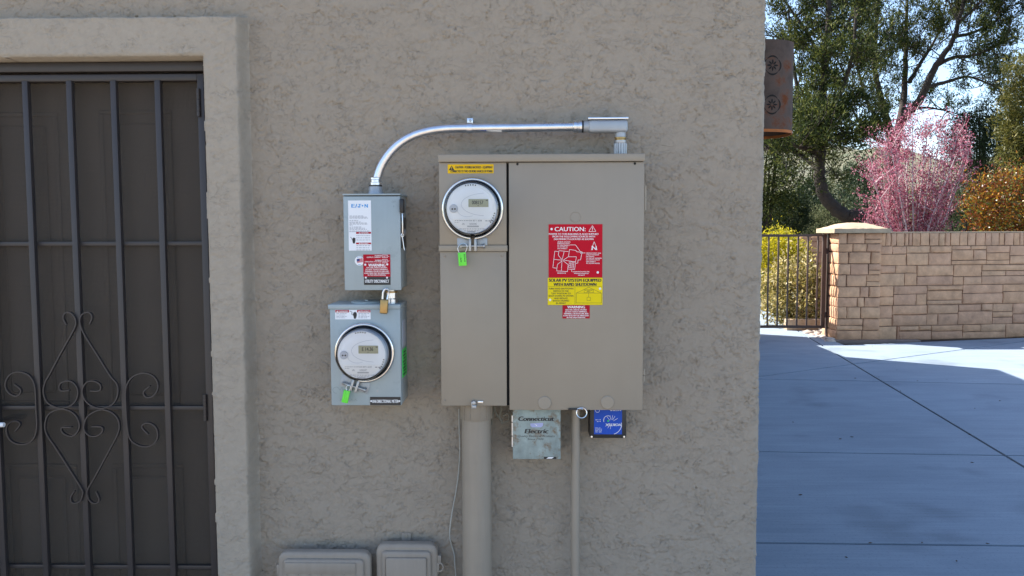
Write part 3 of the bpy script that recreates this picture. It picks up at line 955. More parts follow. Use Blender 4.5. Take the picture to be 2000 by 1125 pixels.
    k.arc(ox + 28 * q, oy - 8 * q, 48 * q, 22 * q, 95, 265, 0.7, 24)
    k.arc(ox - 8 * q, oy + 2 * q, 20 * q, 14 * q, 190, 300, 0.6, 12)
    k.build('swoosh', M['metergrey'], face)
    # vents along the rim
    for ang in (80, 86, 92, 98, 104, -12, -18, -24, -30, -36):
        t = math.radians(ang)
        v = MB().box(-0.0016, 0.0016, -0.001, 0.001, -0.0012, 0.0012, M=Matrix.Translation((c.x + s * 0.735 * math.cos(t), yf + 0.0003 - 0.0008, c.z + s * 0.735 * math.sin(t))) @ Matrix.Rotation(-t, 4, 'Y'))
        v.build('vent_slot', M['hole'], face)
    # clamp: two lugs and a screw
    Rm = Matrix.Translation((c.x, yb, c.z)) @ Matrix.Rotation(rot, 4, 'Y')
    for sx in (-1, 1):
        x = sx * 0.0075
        MB().box(x - 0.0035, x + 0.0035, -0.017, -0.001, -s - 0.030, -s + 0.004, 0.0012, M=Rm).build('clamp_lug', M['dull_metal'], rt)
    m = MB().tube([Rm @ Vector((-0.030, -0.010, -s - 0.016)), Rm @ Vector((0.028, -0.010, -s - 0.016))], 0.0036, 12)
    m.tube([Rm @ Vector((0.028, -0.010, -s - 0.016)), Rm @ Vector((0.034, -0.010, -s - 0.016))], 0.0068, 12)
    m.tube([Rm @ Vector((-0.036, -0.010, -s - 0.016)), Rm @ Vector((-0.030, -0.010, -s - 0.016))], 0.0058, 6)
    m.build('clamp_screw', M['dull_metal'], rt)
    MB().box(-0.044, -0.011, -0.003, 0.0, -s - 0.028, -s + 0.006, 0.001, M=Rm).build('clamp_plate', M['cast_grey'], rt)
    MB().box(0.011, 0.040, -0.003, 0.0, -s - 0.026, -s + 0.006, 0.001, M=Rm).build('clamp_plate', M['cast_grey'], rt)
    return rt
meter('electric_meter', 923, 408, 61, MF + 0.002, 'round glass electric meter reading 008157 on the large tan panel', '008157', 0.0, '34 871 608', '1650345')

def seal_tag(px, py, w, h, y, tilt, loop, label, mark):
    c = U(px, py, y)
    rt = empty('seal_tag', c, label, 'seal tag', 'green plastic meter seals')
    W, Hh = w * S(y), h * S(y)
    Rm = Matrix.Translation(c) @ Matrix.Rotation(tilt, 4, 'Y')
    b = MB().box(-W / 2, W / 2, -0.004, 0.004, -Hh / 2, Hh / 2, 0.0012, M=Rm)
    b.box(-W / 2 + 0.002, -W / 2 + 0.006, -0.0055, -0.003, -Hh / 2 + 0.003, Hh / 2 - 0.003, 0.0005, M=Rm)
    b.build('body', M['green'], rt)
    pts = [Vector((U(x_, y_, y).x, y, U(x_, y_, y).z)) for x_, y_ in loop]
    MB().tube(catmull(pts, 5), 0.0009, 6).build('wire_loop', M['zinc'], rt)
    if mark:
        k = Ink(y - 0.0043)
        k.text('APS', px - 2.5, py + 2, 2.6, 9, 0.1, rot=math.pi / 2 - tilt)
        k.text('BLITAUR', px + 4.5, py - 2, 2.4, 15, 0.1, rot=-math.pi / 2 - tilt)
        k.build('lettering', M['ink'], rt)
seal_tag(903, 506, 15.5, 26, MF - 0.021, -0.07, [(898, 496), (894, 486), (898, 478), (905, 475), (911, 478), (912, 485), (908, 494)], 'bright green seal tag hanging below the meter on the large tan panel', True)

# ------------------------------------------------------------------ grey utility disconnect switch
DF = -0.128
c = U(727, 567, 0)
dsc = empty('disconnect_switch', (U(727, 567, DF).x, 0, U(727, 567, DF).z), 'grey steel utility disconnect switch box with a side lever', 'disconnect switch')
Gy = M['box_grey']
xa, xb, za, zb = rect_world(671.5, 379, 782.5, 567, DF)
MB().box(xa + 0.003, xb - 0.003, DF + 0.016, 0.012, za + 0.003, zb - 0.001, 0.003).build('enclosure', Gy, dsc)
cov = MB().box(xa, xb, DF, DF + 0.0155, za, zb - 0.006, 0.0025).build('cover', Gy, dsc)
MB().box(xa - 0.001, xb + 0.001, DF - 0.002, 0.0, zb - 0.0035, zb + 0.001, 0.001).build('top_flange', Gy, dsc)
MB().box(xa + 0.002, xb - 0.002, DF + 0.003, DF + 0.015, zb - 0.0062, zb - 0.0036).build('cover_gap', M['hole'], dsc)
# lever on the right side
m = MB()
hx = xb + 0.005
z1, z2 = U(784, 388, DF).z, U(784, 416, DF).z
m.box(hx - 0.006, hx + 0.006, DF - 0.010, DF + 0.014, z2, z1, 0.004)
m.build('lever_grip', M['black'], dsc)
z3, z4 = U(786, 455, DF).z, U(788, 487, DF).z
MB().box(hx - 0.001, hx + 0.002, DF + 0.002, DF + 0.013, z3, z2 + 0.003, 0.0006).build('lever', M['zinc'], dsc)
MB().lathe([(0.010, -0.004), (0.010, 0.006), (0.006, 0.008)], (hx - 0.002, DF + 0.03, z3 + 0.002), 'X', 16).build('lever_pivot', M['dull_metal'], dsc)
MB().box(xb - 0.001, hx + 0.0025, DF + 0.012, DF + 0.06, z4 + 0.004, z2 - 0.012, 0.001).build('lever_guard', M['black'], dsc)
pts = [U(x_, y_, DF - 0.002) for x_, y_ in ((785, 456), (783, 460), (786, 463), (789, 459), (785, 456), (787, 470), (789, 484), (790.5, 489))]
MB().tube(catmull(pts, 4), 0.0011, 6).build('seal_wire', M['zinc'], dsc)
k = Ink(DF - 0.0002); k.text('OFF', 769, 394, 4.2, 8); k.text('I', 769, 403, 4, 1); k.build('embossed_mark', pm('faint_emboss', (0.24, 0.285, 0.30), 0.4), cov)
y = DF - 0.0008
lab = plate('maker_label', 680.5, 391.5, 725.2, 489.5, y, M['paper'], cov)
k = Ink(y - 0.0003)
yy0 = 401.8
k.text('E', 689.6, yy0, 7.4, 6.0, 0.5)
k.poly([(693.5, 405.5), (696.2, 398.1), (697.6, 398.1), (695.6, 405.5)]); k.poly([(698.4, 402.5), (700.6, 402.5), (701.2, 405.5), (699, 405.5)])
k.text('T', 702.6, yy0, 7.4, 5.4, 0.5)
k.disc(708.0, yy0, 1.5)
k.text('N', 715.2, yy0, 7.4, 5.8, 0.5)
k.build('lettering', M['blueink'], lab)
k = Ink(y - 0.0003)
for i, (yy, w) in enumerate(((421.5, 28), (423.6, 34), (425.6, 36), (430, 18), (433.2, 22), (435.2, 34), (437.3, 36), (439.4, 6), (443, 24), (445.2, 30), (447.4, 34), (450.8, 40))):
    k.greek(682.5, yy, w, 0.8, i)
for i in range(8): k.greek(696, 456 + i * 4.1 + (3 if i > 3 else 0), 27, 0.8, 30 + i)
k.line([(681.5, 452.8), (724.5, 452.8)], 0.4)
k.build('small_print', M['greyink'], lab)
for yy, s in ((454.8, 'DANGER'), (475.4, 'PELIGRO')):
    xA = 695.5
    r_ = plate('red_band', xA, yy - 1.6, 724.6, yy + 1.6, y - 0.0006, M['darkred'], lab, 0.0004)
    kk = Ink(y - 0.0009); kk.text(s, 712, yy, 2.2, 15, 0.15); kk.poly([(700.5, yy + 1.1), (702, yy - 1.2), (703.5, yy + 1.1)]); kk.build('lettering', M['white'], r_)
k = Ink(y - 0.0004)
k.line([(684.5, 463), (687, 465.5), (688, 469), (690.5, 470)], 0.8); k.poly([(688.5, 466), (690, 464), (694, 465), (694.2, 470), (693, 475.5), (689.5, 475.5), (688.4, 471)])
k.build('hand_symbol', M['ink'], lab)
# round flag sticker, red warning plate and black name plate
p = U(702, 509.5, y)
st = MB().lathe([(0.0, y), (9.2 * S(y), y), (9.2 * S(y), y + 0.0012)], (p.x, 0, p.z), 'Y', 32).build('round_flag_sticker', M['white'], cov)
k = Ink(y - 0.0003); k.poly([(696.6, 506), (708, 504), (709, 512), (697.5, 513.5)]); k.build('flag_field', M['flagred'], st)
k = Ink(y - 0.0005); k.poly([(696.6, 506), (702.2, 505), (702.6, 510), (697, 510.8)]); k.build('flag_canton', M['flagblue'], st)
k = Ink(y - 0.0003); k.arc(702, 509.5, 7.6, 7.6, 50, 130, 0.8); k.build('small_print', M['blueink'], st)
k = Ink(y - 0.0003); k.arc(702, 509.5, 7.6, 7.6, 250, 290, 0.8); k.build('small_print', M['blueink'], st)
y = DF - 0.0016
pl = plate('red_warning_plate', 709.5, 497, 762.3, 540.6, y, M['darkred'], cov, 0.002)
k = Ink(y - 0.0003)
for i, (s, cx, w, yy) in enumerate((('MAXIMUM', 738.5, 13, 499.4), ('OUTPUT CURRENT', 730, 27.5, 502.4), ('NOMINAL', 739, 12.5, 508.3), ('OPERATING VOLTAGE', 728.5, 32, 511.2))):
    k.text(s, cx, yy, 2.5, w, 0.12)
k.line([(746.3, 498), (756.8, 498), (756.8, 503.4), (746.3, 503.4), (746.3, 498)], 0.7); k.line([(746.3, 507), (756.8, 507), (756.8, 512.4), (746.3, 512.4), (746.3, 507)], 0.7)
k.text('16.7', 751.5, 500.8, 3, 7, 0.1); k.text('240', 751.5, 509.8, 3, 6.5, 0.1); k.text('A', 759.3, 500.8, 2.4, 2.2, 0.1); k.text('V', 759.3, 509.8, 2.4, 2.2, 0.1)
k.text('WARNING', 736, 517.6, 6.0, 33, 0.4)
for i, (s, w) in enumerate((('ELECTRIC SHOCK HAZARD', 40), ('DO NOT TOUCH TERMINALS.', 44), ('TERMINALS ON BOTH LINE AND', 47), ('LOAD SIDES MAY BE ENERGIZED', 49), ('IN THE OPEN POSITION.', 35))):
    k.text(s, 736, 522.6 + i * 3.65, 2.7, w, 0.15)
k.build('lettering', M['white'], pl)
rivets(pl, y, ((713.4, 517), (756.3, 516.3)), 0.0032)
pl = plate('black_name_plate', 711, 541, 762.6, 556.4, y, M['black'], cov, 0.002)
k = Ink(y - 0.0003); k.text('UTILITY DISCONNECT', 736.5, 549, 6.2, 46.5, 0.25); k.build('lettering', M['white'], pl)
rivets(pl, y, ((714.5, 542.2), (756, 542.3)), 0.0030)

# ------------------------------------------------------------------ grey meter socket below it
SF = -0.122
sock = empty('meter_socket', (U(715, 791, SF).x, 0, U(715, 791, SF).z), 'grey steel meter socket box under the disconnect switch', 'meter box')
xa, xb, za, zb = rect_world(645.5, 603, 783, 792, SF)
MB().box(xa, xb, SF, 0.012, za, zb, 0.003).build('enclosure', Gy, sock)
zt = U(712, 594.5, SF - 0.003).z
MB().box(xa - 0.0045, xb + 0.001, SF - 0.004, 0.0, zb - 0.001, zt, 0.003).build('top_flange', Gy, sock)
p = U(714, 590, SF + 0.05)
MB().lathe([(0.042, zt - 0.001), (0.042, zt + 0.004), (0.036, zt + 0.0065), (0.0, zt + 0.0065)], (p.x, SF + 0.058, 0), 'Z', 32).build('hub_plate', Gy, sock)
MB().lathe([(0.006, zt + 0.006), (0.006, zt + 0.009), (0.0, zt + 0.010)], (p.x + 0.004, SF + 0.05, 0), 'Z', 14).build('hub_screw', M['dull_metal'], sock)
y = SF - 0.0008
lab = plate('danger_label', 654.6, 605.2, 723.8, 623.8, y, M['paper'], sock)
for x0, x1, s, w in ((655, 681.5, 'DANGER', 19), (697.5, 723.4, 'PELIGRO', 19)):
    r_ = plate('red_band', x0, 605.5, x1, 610.2, y - 0.0006, M['darkred'], lab, 0.0004)
    kk = Ink(y - 0.0009); cx = (x0 + x1) / 2
    kk.text(s, cx + 2.5, 608, 3.0, w - 1.5, 0.2); kk.poly([(x0 + 2, 609.6), (x0 + 3.9, 606.3), (x0 + 5.8, 609.6)]); kk.build('lettering', M['white'], r_)
k = Ink(y - 0.0003)
for i in range(4):
    k.greek(657, 612.2 + i * 2.7, 20 - 3 * (i % 2), 0.8, i); k.greek(700, 612.2 + i * 2.7, 21 - 4 * (i % 2), 0.8, 10 + i)
k.build('small_print', M['greyink'], lab)
k = Ink(y - 0.0003)
k.line([(683, 607.5), (686, 608.6), (688, 611), (686.5, 613.5), (689, 615.5)], 0.9); k.poly([(689, 614), (691, 610), (694, 609), (696.6, 611), (697, 616), (695, 622.5), (691.2, 622.5), (690.5, 618)])
k.build('hand_symbol', M['ink'], lab)
y = SF - 0.0016
pl = plate('black_name_plate', 722.8, 775.4, 782.4, 791.2, y, M['black'], sock, 0.002)
k = Ink(y - 0.0003); k.text('UNI-DIRECTIONAL METER', 752.6, 783.6, 6.4, 51, 0.25); k.build('lettering', M['white'], pl)
rivets(pl, y, ((724.9, 783.4), (780, 783.4)), 0.0030)
k = Ink(SF - 0.0003)
k.arc(657, 762, 7, 6, 60, 280, 0.6, 14); k.line([(660, 757), (664, 762), (668, 756), (671, 766)], 0.5)
for i in range(5): k.line([(664 + i * 7, 783), (666 + i * 7, 779), (669 + i * 7, 783.5)], 0.5)
k.build('pencil_scribble', pm('faint_pencil', (0.20, 0.235, 0.245), 0.6), sock)
p = U(737.5, 763.5, SF)
MB().lathe([(0.0, SF - 0.001), (0.0028, SF - 0.0006), (0.003, SF + 0.001)], (p.x, 0, p.z), 'Y', 12).build('screw', M['dull_metal'], sock)
# green sticker on the right side
z0_, z1_ = U(786, 741, SF).z, U(786, 686, SF).z
st = MB().box(xb - 0.0005, xb + 0.0012, SF + 0.022, SF + 0.100, z0_, z1_, 0.0).build('green_side_sticker', M['greensticker'], sock)
mk = MB()
for i in range(8):
    zz = z0_ + (z1_ - z0_) * (i + 0.7) / 9
    mk.box(xb + 0.0010, xb + 0.0016, SF + 0.034 + 0.01 * (i % 2), SF + 0.082, zz, zz + 0.004)
mk.build('small_print', M['ink'], st)
z0_, z1_ = U(786, 680, SF).z, U(786, 629, SF).z
MB().box(xb - 0.0005, xb + 0.0012, SF + 0.035, SF + 0.085, z0_, z1_, 0.0).build('side_label', M['metergrey'], sock)
meter('electric_meter', 712, 689, 60, SF, 'round glass electric meter reading 14.36 on the grey meter socket', 'E 14.36', 0.30, '34 871 610', '1650347')
seal_tag(675.5, 774.5, 12.5, 25, SF - 0.02, 0.22, [(678, 765), (676, 758), (679, 753), (684, 754), (684, 759), (680, 765)], 'bright green seal tag hanging below the grey socket\'s meter', False)

# nipple between the two boxes, and the padlock
nz0, nz1 = zt - 0.001, U(765, 566, DF).z + 0.001
p = U(765, 578, -0.085)
nip = empty('conduit_nipple', (p.x, -0.085, nz0), 'short silver threaded connector between disconnect switch and meter socket', 'conduit fitting')
hN = nz1 - nz0
MB().lathe([(0.0170, nz0), (0.0170, nz0 + hN * 0.3), (0.0125, nz0 + hN * 0.34), (0.0125, nz1)], (p.x, -0.085, 0), 'Z', 18).build('nut', M['zinc'], nip)
MB().lathe([(0.0160, nz0 + hN * 0.38), (0.0160, nz0 + hN * 0.72)], (p.x, -0.085, 0), 'Z', 8).build('lock_nut', M['zinc'], nip)
MB().lathe([(0.0178, nz0 + hN * 0.73), (0.0178, nz0 + hN * 0.82), (0.0140, nz0 + hN * 0.83)], (p.x, -0.085, 0), 'Z', 24).build('bushing', M['brass'], nip)
yp = DF - 0.014
p = U(750.3, 598.5, yp)
lock = empty('padlock', p, 'small brass padlock with a steel shackle hanging under the disconnect switch', 'padlock')
w2, h2 = 15.5 * S(yp) / 2, 28.5 * S(yp) / 2
Rm = Matrix.Translation(p) @ Matrix.Rotation(0.07, 4, 'Y')
MB().box(-w2, w2, -0.008, 0.008, -h2, h2, 0.0035, 3, M=Rm).build('body', M['brass'], lock)
top = h2 - 0.004
sh = [Vector((-0.0055, 0, top)), Vector((-0.0055, 0, top + 0.020)), Vector((-0.002, 0, top + 0.030)), Vector((0.004, 0, top + 0.033)), Vector((0.009, 0.004, top + 0.028)), Vector((0.0085, 0.006, top + 0.018)), Vector((0.0058, 0.003, top))]
MB().tube(catmull([Rm @ q for q in sh], 6), 0.0030, 10).build('shackle', M['zinc'], lock)

# ------------------------------------------------------------------ conduit run
CY = -0.075
con = empty('conduit', (U(733, 362, CY).x, CY, U(733, 378, CY).z), 'bent silver metal conduit from disconnect switch to the tan panel', 'conduit')
pts = [(1140, 247.3), (1070, 248.2), (1000, 249.2), (930, 250.0), (890, 250.4), (862, 252), (838, 255.5), (814, 262), (792, 272.5), (772, 287.5), (755, 307), (743, 328), (735.5, 352)]
P = catmull([Vector((U(a, b, CY).x, CY, U(a, b, CY).z)) for a, b in pts], 5)
MB().tube(P, 8.7 * S(CY), 20).build('pipe', M['zinc'], con, smooth=60)
pc = P[-1]
xh_ = U(733.5, 360, CY).x
zq = lambda py: U(733, py, CY).z
MB().lathe([(0.0145, zq(346)), (0.0165, zq(347.5)), (0.0165, zq(351)), (0.0150, zq(352)), (0.0150, zq(356)), (0.0175, zq(357)), (0.0175, zq(361.5))], (xh_ + 0.001, CY, 0), 'Z', 20).build('compression_nut', M['zinc'], con)
MB().lathe([(0.0185, zq(361.6)), (0.0185, zq(364.5))], (xh_, CY, 0), 'Z', 24).build('black_gasket', M['black'], con)
MB().lathe([(0.0190, zq(364.6)), (0.0195, zq(374)), (0.0225, zq(378.5)), (0.0225, zq(380))], (xh_, CY, 0), 'Z', 28).build('hub', M['cast_grey'], con)
xq = lambda px: U(px, 247, CY).x
zc_ = U(1130, 247.3, CY).z
m = MB().lathe([(0.0142, xq(1119)), (0.0165, xq(1120.5)), (0.0165, xq(1126)), (0.0150, xq(1127)), (0.0150, xq(1130)), (0.0175, xq(1131)), (0.0175, xq(1136))], (0, CY, zc_), 'X', 20)
m.build('compression_nut', M['zinc'], con)
MB().lathe([(0.0172, xq(1136.1)), (0.0172, xq(1139.5))], (0, CY, zc_), 'X', 24).build('black_gasket', M['black'], con)
# elbow body
xa, xb, za, zb = rect_world(1150, 233, 1227, 258, CY - 0.02)
bodyLB = MB().box(xa, xb, CY - 0.021, CY + 0.021, za, zb - 0.0008, 0.009, 4)
bodyLB.build('elbow_body', M['cast_grey'], con)
MB().lathe([(0.0155, xq(1139.6)), (0.0155, xq(1146)), (0.0172, xq(1153))], (0, CY, zc_), 'X', 24).build('elbow_neck', M['cast_grey'], con)
xa, xb, za, zb = rect_world(1148.5, 228.8, 1227.5, 232.8, CY - 0.02)
MB().box(xa, xb, CY - 0.0225, CY + 0.0225, za, zb, 0.0015).build('elbow_lid', M['zinc'], con)
for q in (1152, 1223):
    a = U(q, 228, CY - 0.01)
    MB().lathe([(0.0035, zb - 0.001), (0.003, zb + 0.0015), (0, zb + 0.002)], (a.x, CY - 0.012, 0), 'Z', 12).build('lid_screw', M['dull_metal'], con)
xn = U(1211.5, 270, CY).x
MB().lathe([(0.0155, zq(256) + 0.0), (0.0155, zq(270.5))], (xn, CY, 0), 'Z', 24).build('elbow_neck', M['cast_grey'], con)
MB().lathe([(0.0168, zq(271)), (0.0168, zq(273.5)), (0.0140, zq(274)), (0.0140, zq(276.5))], (xn, CY, 0), 'Z', 24).build('brass_ring', M['brass'], con)
ztp = U(1211, 301.5, MF).z
m = MB()
m.lathe([(0.0172, zq(277)), (0.0172, zq(282)), (0.0165, zq(283))], (xn, CY, 0), 'Z', 24)
for i in range(14):
    a = 2 * math.pi * i / 14
    m.tube([(xn + 0.0158 * math.cos(a), CY + 0.0158 * math.sin(a), zq(283)), (xn + 0.0158 * math.cos(a), CY + 0.0158 * math.sin(a), ztp - 0.002)], 0.0030, 6)
m.lathe([(0.0155, zq(282)), (0.0155, ztp - 0.004)], (xn, CY, 0), 'Z', 24)
m.build('compression_nut', M['dull_metal'], con)
# one-hole strap
sx = U(917.5, 250, CY).x
zp = U(917.5, 250.2, CY).z
rp = 8.7 * S(CY) + 0.0016
m = MB()
arcp = [(sx, CY - rp * math.cos(t), zp + rp * math.sin(t)) for t in [math.radians(a) for a in range(-90, 100, 12)]]
arcp = arcp + [(sx, CY + 0.02, zp + rp + 0.001), (sx, -0.004, zp + rp + 0.003)]
m.tube(arcp, 0, flat=(0.0145, 0.0018), up=(1, 0, 0))
zs_ = zp + rp
m.box(sx - 0.0085, sx + 0.0085, CY + 0.012, CY + 0.0145, zs_ - 0.004, U(917, 229.5, CY).z, 0.0008)
m.box(sx - 0.0085, sx + 0.0085, CY + 0.013, 0.004, U(917, 231, CY).z - 0.002, U(917, 229.5, CY).z - 0.0008, 0.0005)
st = m.build('strap', M['zinc'], con, smooth=40)
MB().lathe([(0.0, CY + 0.008), (0.0042, CY + 0.009), (0.0042, CY + 0.0125)], (sx + 0.001, 0, zs_ + 0.008), 'Y', 6).build('strap_screw', M['dull_metal'], st)
k = Ink(CY - 8.8 * S(CY) - 0.0002)
m = MB()
xA, xB = U(938, 255, CY).x, U(980, 255, CY).x
a1 = math.radians(-62)
m2 = MB().lathe([(rp - 0.0012, xA + 0.018), (rp - 0.0012, xB)], (0, CY, zp + 0.001), 'X', 8, (math.radians(180 + 40), math.radians(180 + 80)))
m2.build('paper_tag', M['paper'], con)
m2 = MB().lathe([(rp - 0.0012, xA), (rp - 0.0012, xA + 0.0175)], (0, CY, zp + 0.001), 'X', 8, (math.radians(180 + 40), math.radians(180 + 80)))
m2.build('blue_tag', M['blue'], con)

# ------------------------------------------------------------------ tan pipes
PY_ = -0.075
xa, xb, za, zb = rect_world(900.5, 823, 958.5, 1125, PY_ - 0.04)
xm, rr = (xa + xb) / 2, (xb - xa) / 2
pipe = empty('riser_pipe', (xm, PY_, 0), 'thick tan painted riser pipe running from panel to the ground', 'pipe')
zcp = U(930, 823, PY_ - 0.045).z
MB().lathe([(rr, 0.0), (rr, zcp + 0.002)], (xm, PY_, 0), 'Z', 48).build('pipe', M['pipe_tan'], pipe, smooth=50)
zpan = U(925, 797, MF).z + 0.006
R2 = rr * 1.10
MB().lathe([(rr, zcp - 0.0005), (R2 - 0.001, zcp), (R2, zcp + 0.001), (R2, zpan)], (xm, PY_, 0), 'Z', 48).build('coupling', M['pipe_tan'], pipe, smooth=50)
for a in (-132, -108, -72, -48, -15, 195):
    t = math.radians(a)
    MB().box(-0.0007, 0.0007, -0.0016, 0.0016, zcp + 0.0005, zpan - 0.0065, M=Matrix.Translation((xm + R2 * math.cos(t), PY_ + R2 * math.sin(t), 0)) @ Matrix.Rotation(t + math.pi / 2, 4, 'Z')).build('coupling_rib', M['pipe_tan'], pipe)
xa, xb, za, zb = rect_world(1115, 800, 1132.5, 1125, -0.06)
xm2, r2 = (xa + xb) / 2, (xb - xa) / 2
pipe2 = empty('thin_pipe', (xm2, -0.055, 0), 'thin tan painted pipe running down beside the galvanised box', 'pipe')
zpn = U(1120, 801, MF).z + 0.006
MB().lathe([(r2, 0.0), (r2, zpn)], (xm2, -0.055, 0), 'Z', 28).build('pipe', M['pipe_tan'], pipe2, smooth=50)
MB().box(xm2 - 0.03, xm2 + 0.03, -0.055 + r2 - 0.002, 0.01, 0.30, 0.325, 0.001).build('pipe_strap', M['pipe_tan'], pipe2)
MB().box(xm - 0.06, xm + 0.06, PY_ + rr - 0.003, 0.01, 0.28, 0.31, 0.001).build('pipe_strap', M['pipe_tan'], pipe)

# ------------------------------------------------------------------ small galvanised box
GF = -0.095
gb = empty('galvanised_box', (U(1048, 897, GF).x, 0, U(1048, 897, GF).z), 'small galvanised transfer switch box with rust stains below the tan panel', 'electrical box')
xa, xb, za, zb = rect_world(1001.5, 788, 1095, 897, GF)
zb = min(zb, U(1120, 801, MF).z + 0.0)
MB().box(xa + 0.003, xb - 0.002, GF + 0.010, 0.010, za + 0.002, zb, 0.002).build('enclosure', M['galv'], gb)
lid = MB().box(xa, xb, GF, GF + 0.0095, za, zb - 0.001, 0.002).build('lid', M['galv'], gb)
for y0, y1 in ((812, 824), (826, 851), (853, 873)):
    c0, c1 = U(1000, y1, GF).z, U(1000, y0, GF).z
    MB().tube([(xa - 0.001, GF + 0.004, c0), (xa - 0.001, GF + 0.004, c1)], 0.0026, 8).build('hinge', M['zinc'], gb)
k = Ink(GF - 0.0004)
k.text('Connecticut', 1047.5, 817.5, 9.0, 69, 0.9, shear=0.22)
k.text('Electric', 1048.5, 841.8, 9.0, 45, 0.9, shear=0.22)
k.text('Quality Electrical Products', 1047.5, 851.6, 4.0, 72, 0.0, shear=0.25)
k.text('Since 1900', 1046, 857.5, 3.8, 31, 0.0, shear=0.25)
k.rect(1062.3, 892.2, 1086.6, 896.6)
k.build('lettering', M['ink'], lid)
k = Ink(GF - 0.0004); k.poly([(1035.6, 827), (1061, 825.8), (1060.6, 831), (1057.5, 834.3), (1039, 834.6), (1036, 831.5)]); k.build('lightning_badge', pm('lilac_print', (0.42, 0.45, 0.72), 0.4), lid)
k = Ink(GF - 0.0007); k.poly([(1042.5, 827), (1049, 830.4), (1047.8, 831.6), (1055, 832.8), (1046, 832), (1047, 830.6)]); k.build('lightning_mark', M['white'], lid)
k = Ink(GF - 0.0007); k.poly([(1067, 895.8), (1071, 892.8), (1082, 892.8), (1078, 895.8)]); k.build('torn_sticker', M['white'], lid)

# ------------------------------------------------------------------ blue surge protector
VF = -0.070
sp = empty('surge_protector', (U(1187, 856, VF).x, 0, U(1187, 856, VF).z), 'black surge protector box with a blue label hanging upside down', 'surge protector')
xa, xb, za, zb = rect_world(1152, 786, 1223.5, 856, VF)
zpb = U(1187, 801, MF).z
MB().box(xa, xb, VF, 0.010, za, zpb, 0.004).build('body', M['black'], sp)
lb = plate('blue_label', 1160.3, 797, 1214.8, 848.2, VF - 0.0008, M['blue'], sp)
k = Ink(VF - 0.0012)
k.text('VORTEX', 1198, 829.8, 5.0, 30, 0.4, flip=True)
k.arc(1192, 829, 22, 20, 180 + 110, 180 + 180 + 10, 1.0, 14); k.arc(1187, 821, 8, 9, 60, 200, 0.9, 12)
for a in (35, 62, 80, 100, 125, 215, 240, 262):
    t = math.radians(a)
    r1, r2_ = (5, 14 if a < 180 else 13)
    k.line([(1194 + r1 * math.cos(t), 825 - r1 * math.sin(t)), (1194 + r2_ * math.cos(t) * 1.1, 825 - r2_ * math.sin(t))], 0.6)
k.text('VPI-120', 1169, 843.5, 2.2, 12, 0.1, flip=True)
for i in range(3): k.greek(1162.5, 835.5 + i * 2.3, 13 - 3 * (i == 0), 0.7, i)
k.greek(1163, 819.6, 6, 0.8, 7); k.rect(1171.4, 818.8, 1172.8, 820.4); k.rect(1171.4, 822.3, 1172.8, 823.9); k.greek(1166, 823, 3, 0.8, 7)
k.arc(1167, 801.5, 4, 4, 170, 370, 0.7); k.greek(1192, 801.6, 21, 0.9, 12)
k.build('lettering', M['white'], lb)
p = U(1187.5, 821.8, VF)
MB().lathe([(0.0, VF - 0.0040), (0.0026, VF - 0.0034), (0.0034, VF - 0.0004)], (p.x, 0, p.z), 'Y', 14).build('green_light', M['ledgreen'], sp)
for qx in (1155.5, 1219):
    p = U(qx, 853, VF)
    MB().lathe([(0.0, VF - 0.0018), (0.0028, VF - 0.0014), (0.0034, VF)], (p.x, 0, p.z), 'Y', 14).build('screw', M['zinc'], sp)

# wire ring on the panel door, black pull tab
yr = MF - 0.006
c = U(1136, 806.3, yr)
ring = empty('wire_ring', c, 'steel wire ring hanging from the bottom edge of the tan panel door', 'ring')
R_ = 10 * S(yr)
MB().tube([(c.x + R_ * math.cos(2 * math.pi * i / 32), yr + 0.002 * math.sin(2 * math.pi * i / 32), c.z + R_ * math.sin(2 * math.pi * i / 32)) for i in range(32)], 0.0018, 8, closed=True).build('ring', M['chrome'], ring)
pbox(1110, 798, 1130, 801.2, yr - 0.001, MF + 0.002, 'black_tab', M['black'], ring, 0.0006)
MB().tube([U(1128, 799, yr), U(1133, 797.3, yr - 0.003), U(1138, 799, yr - 0.001)], 0.0016, 8).build('split_pin', M['zinc'], ring)

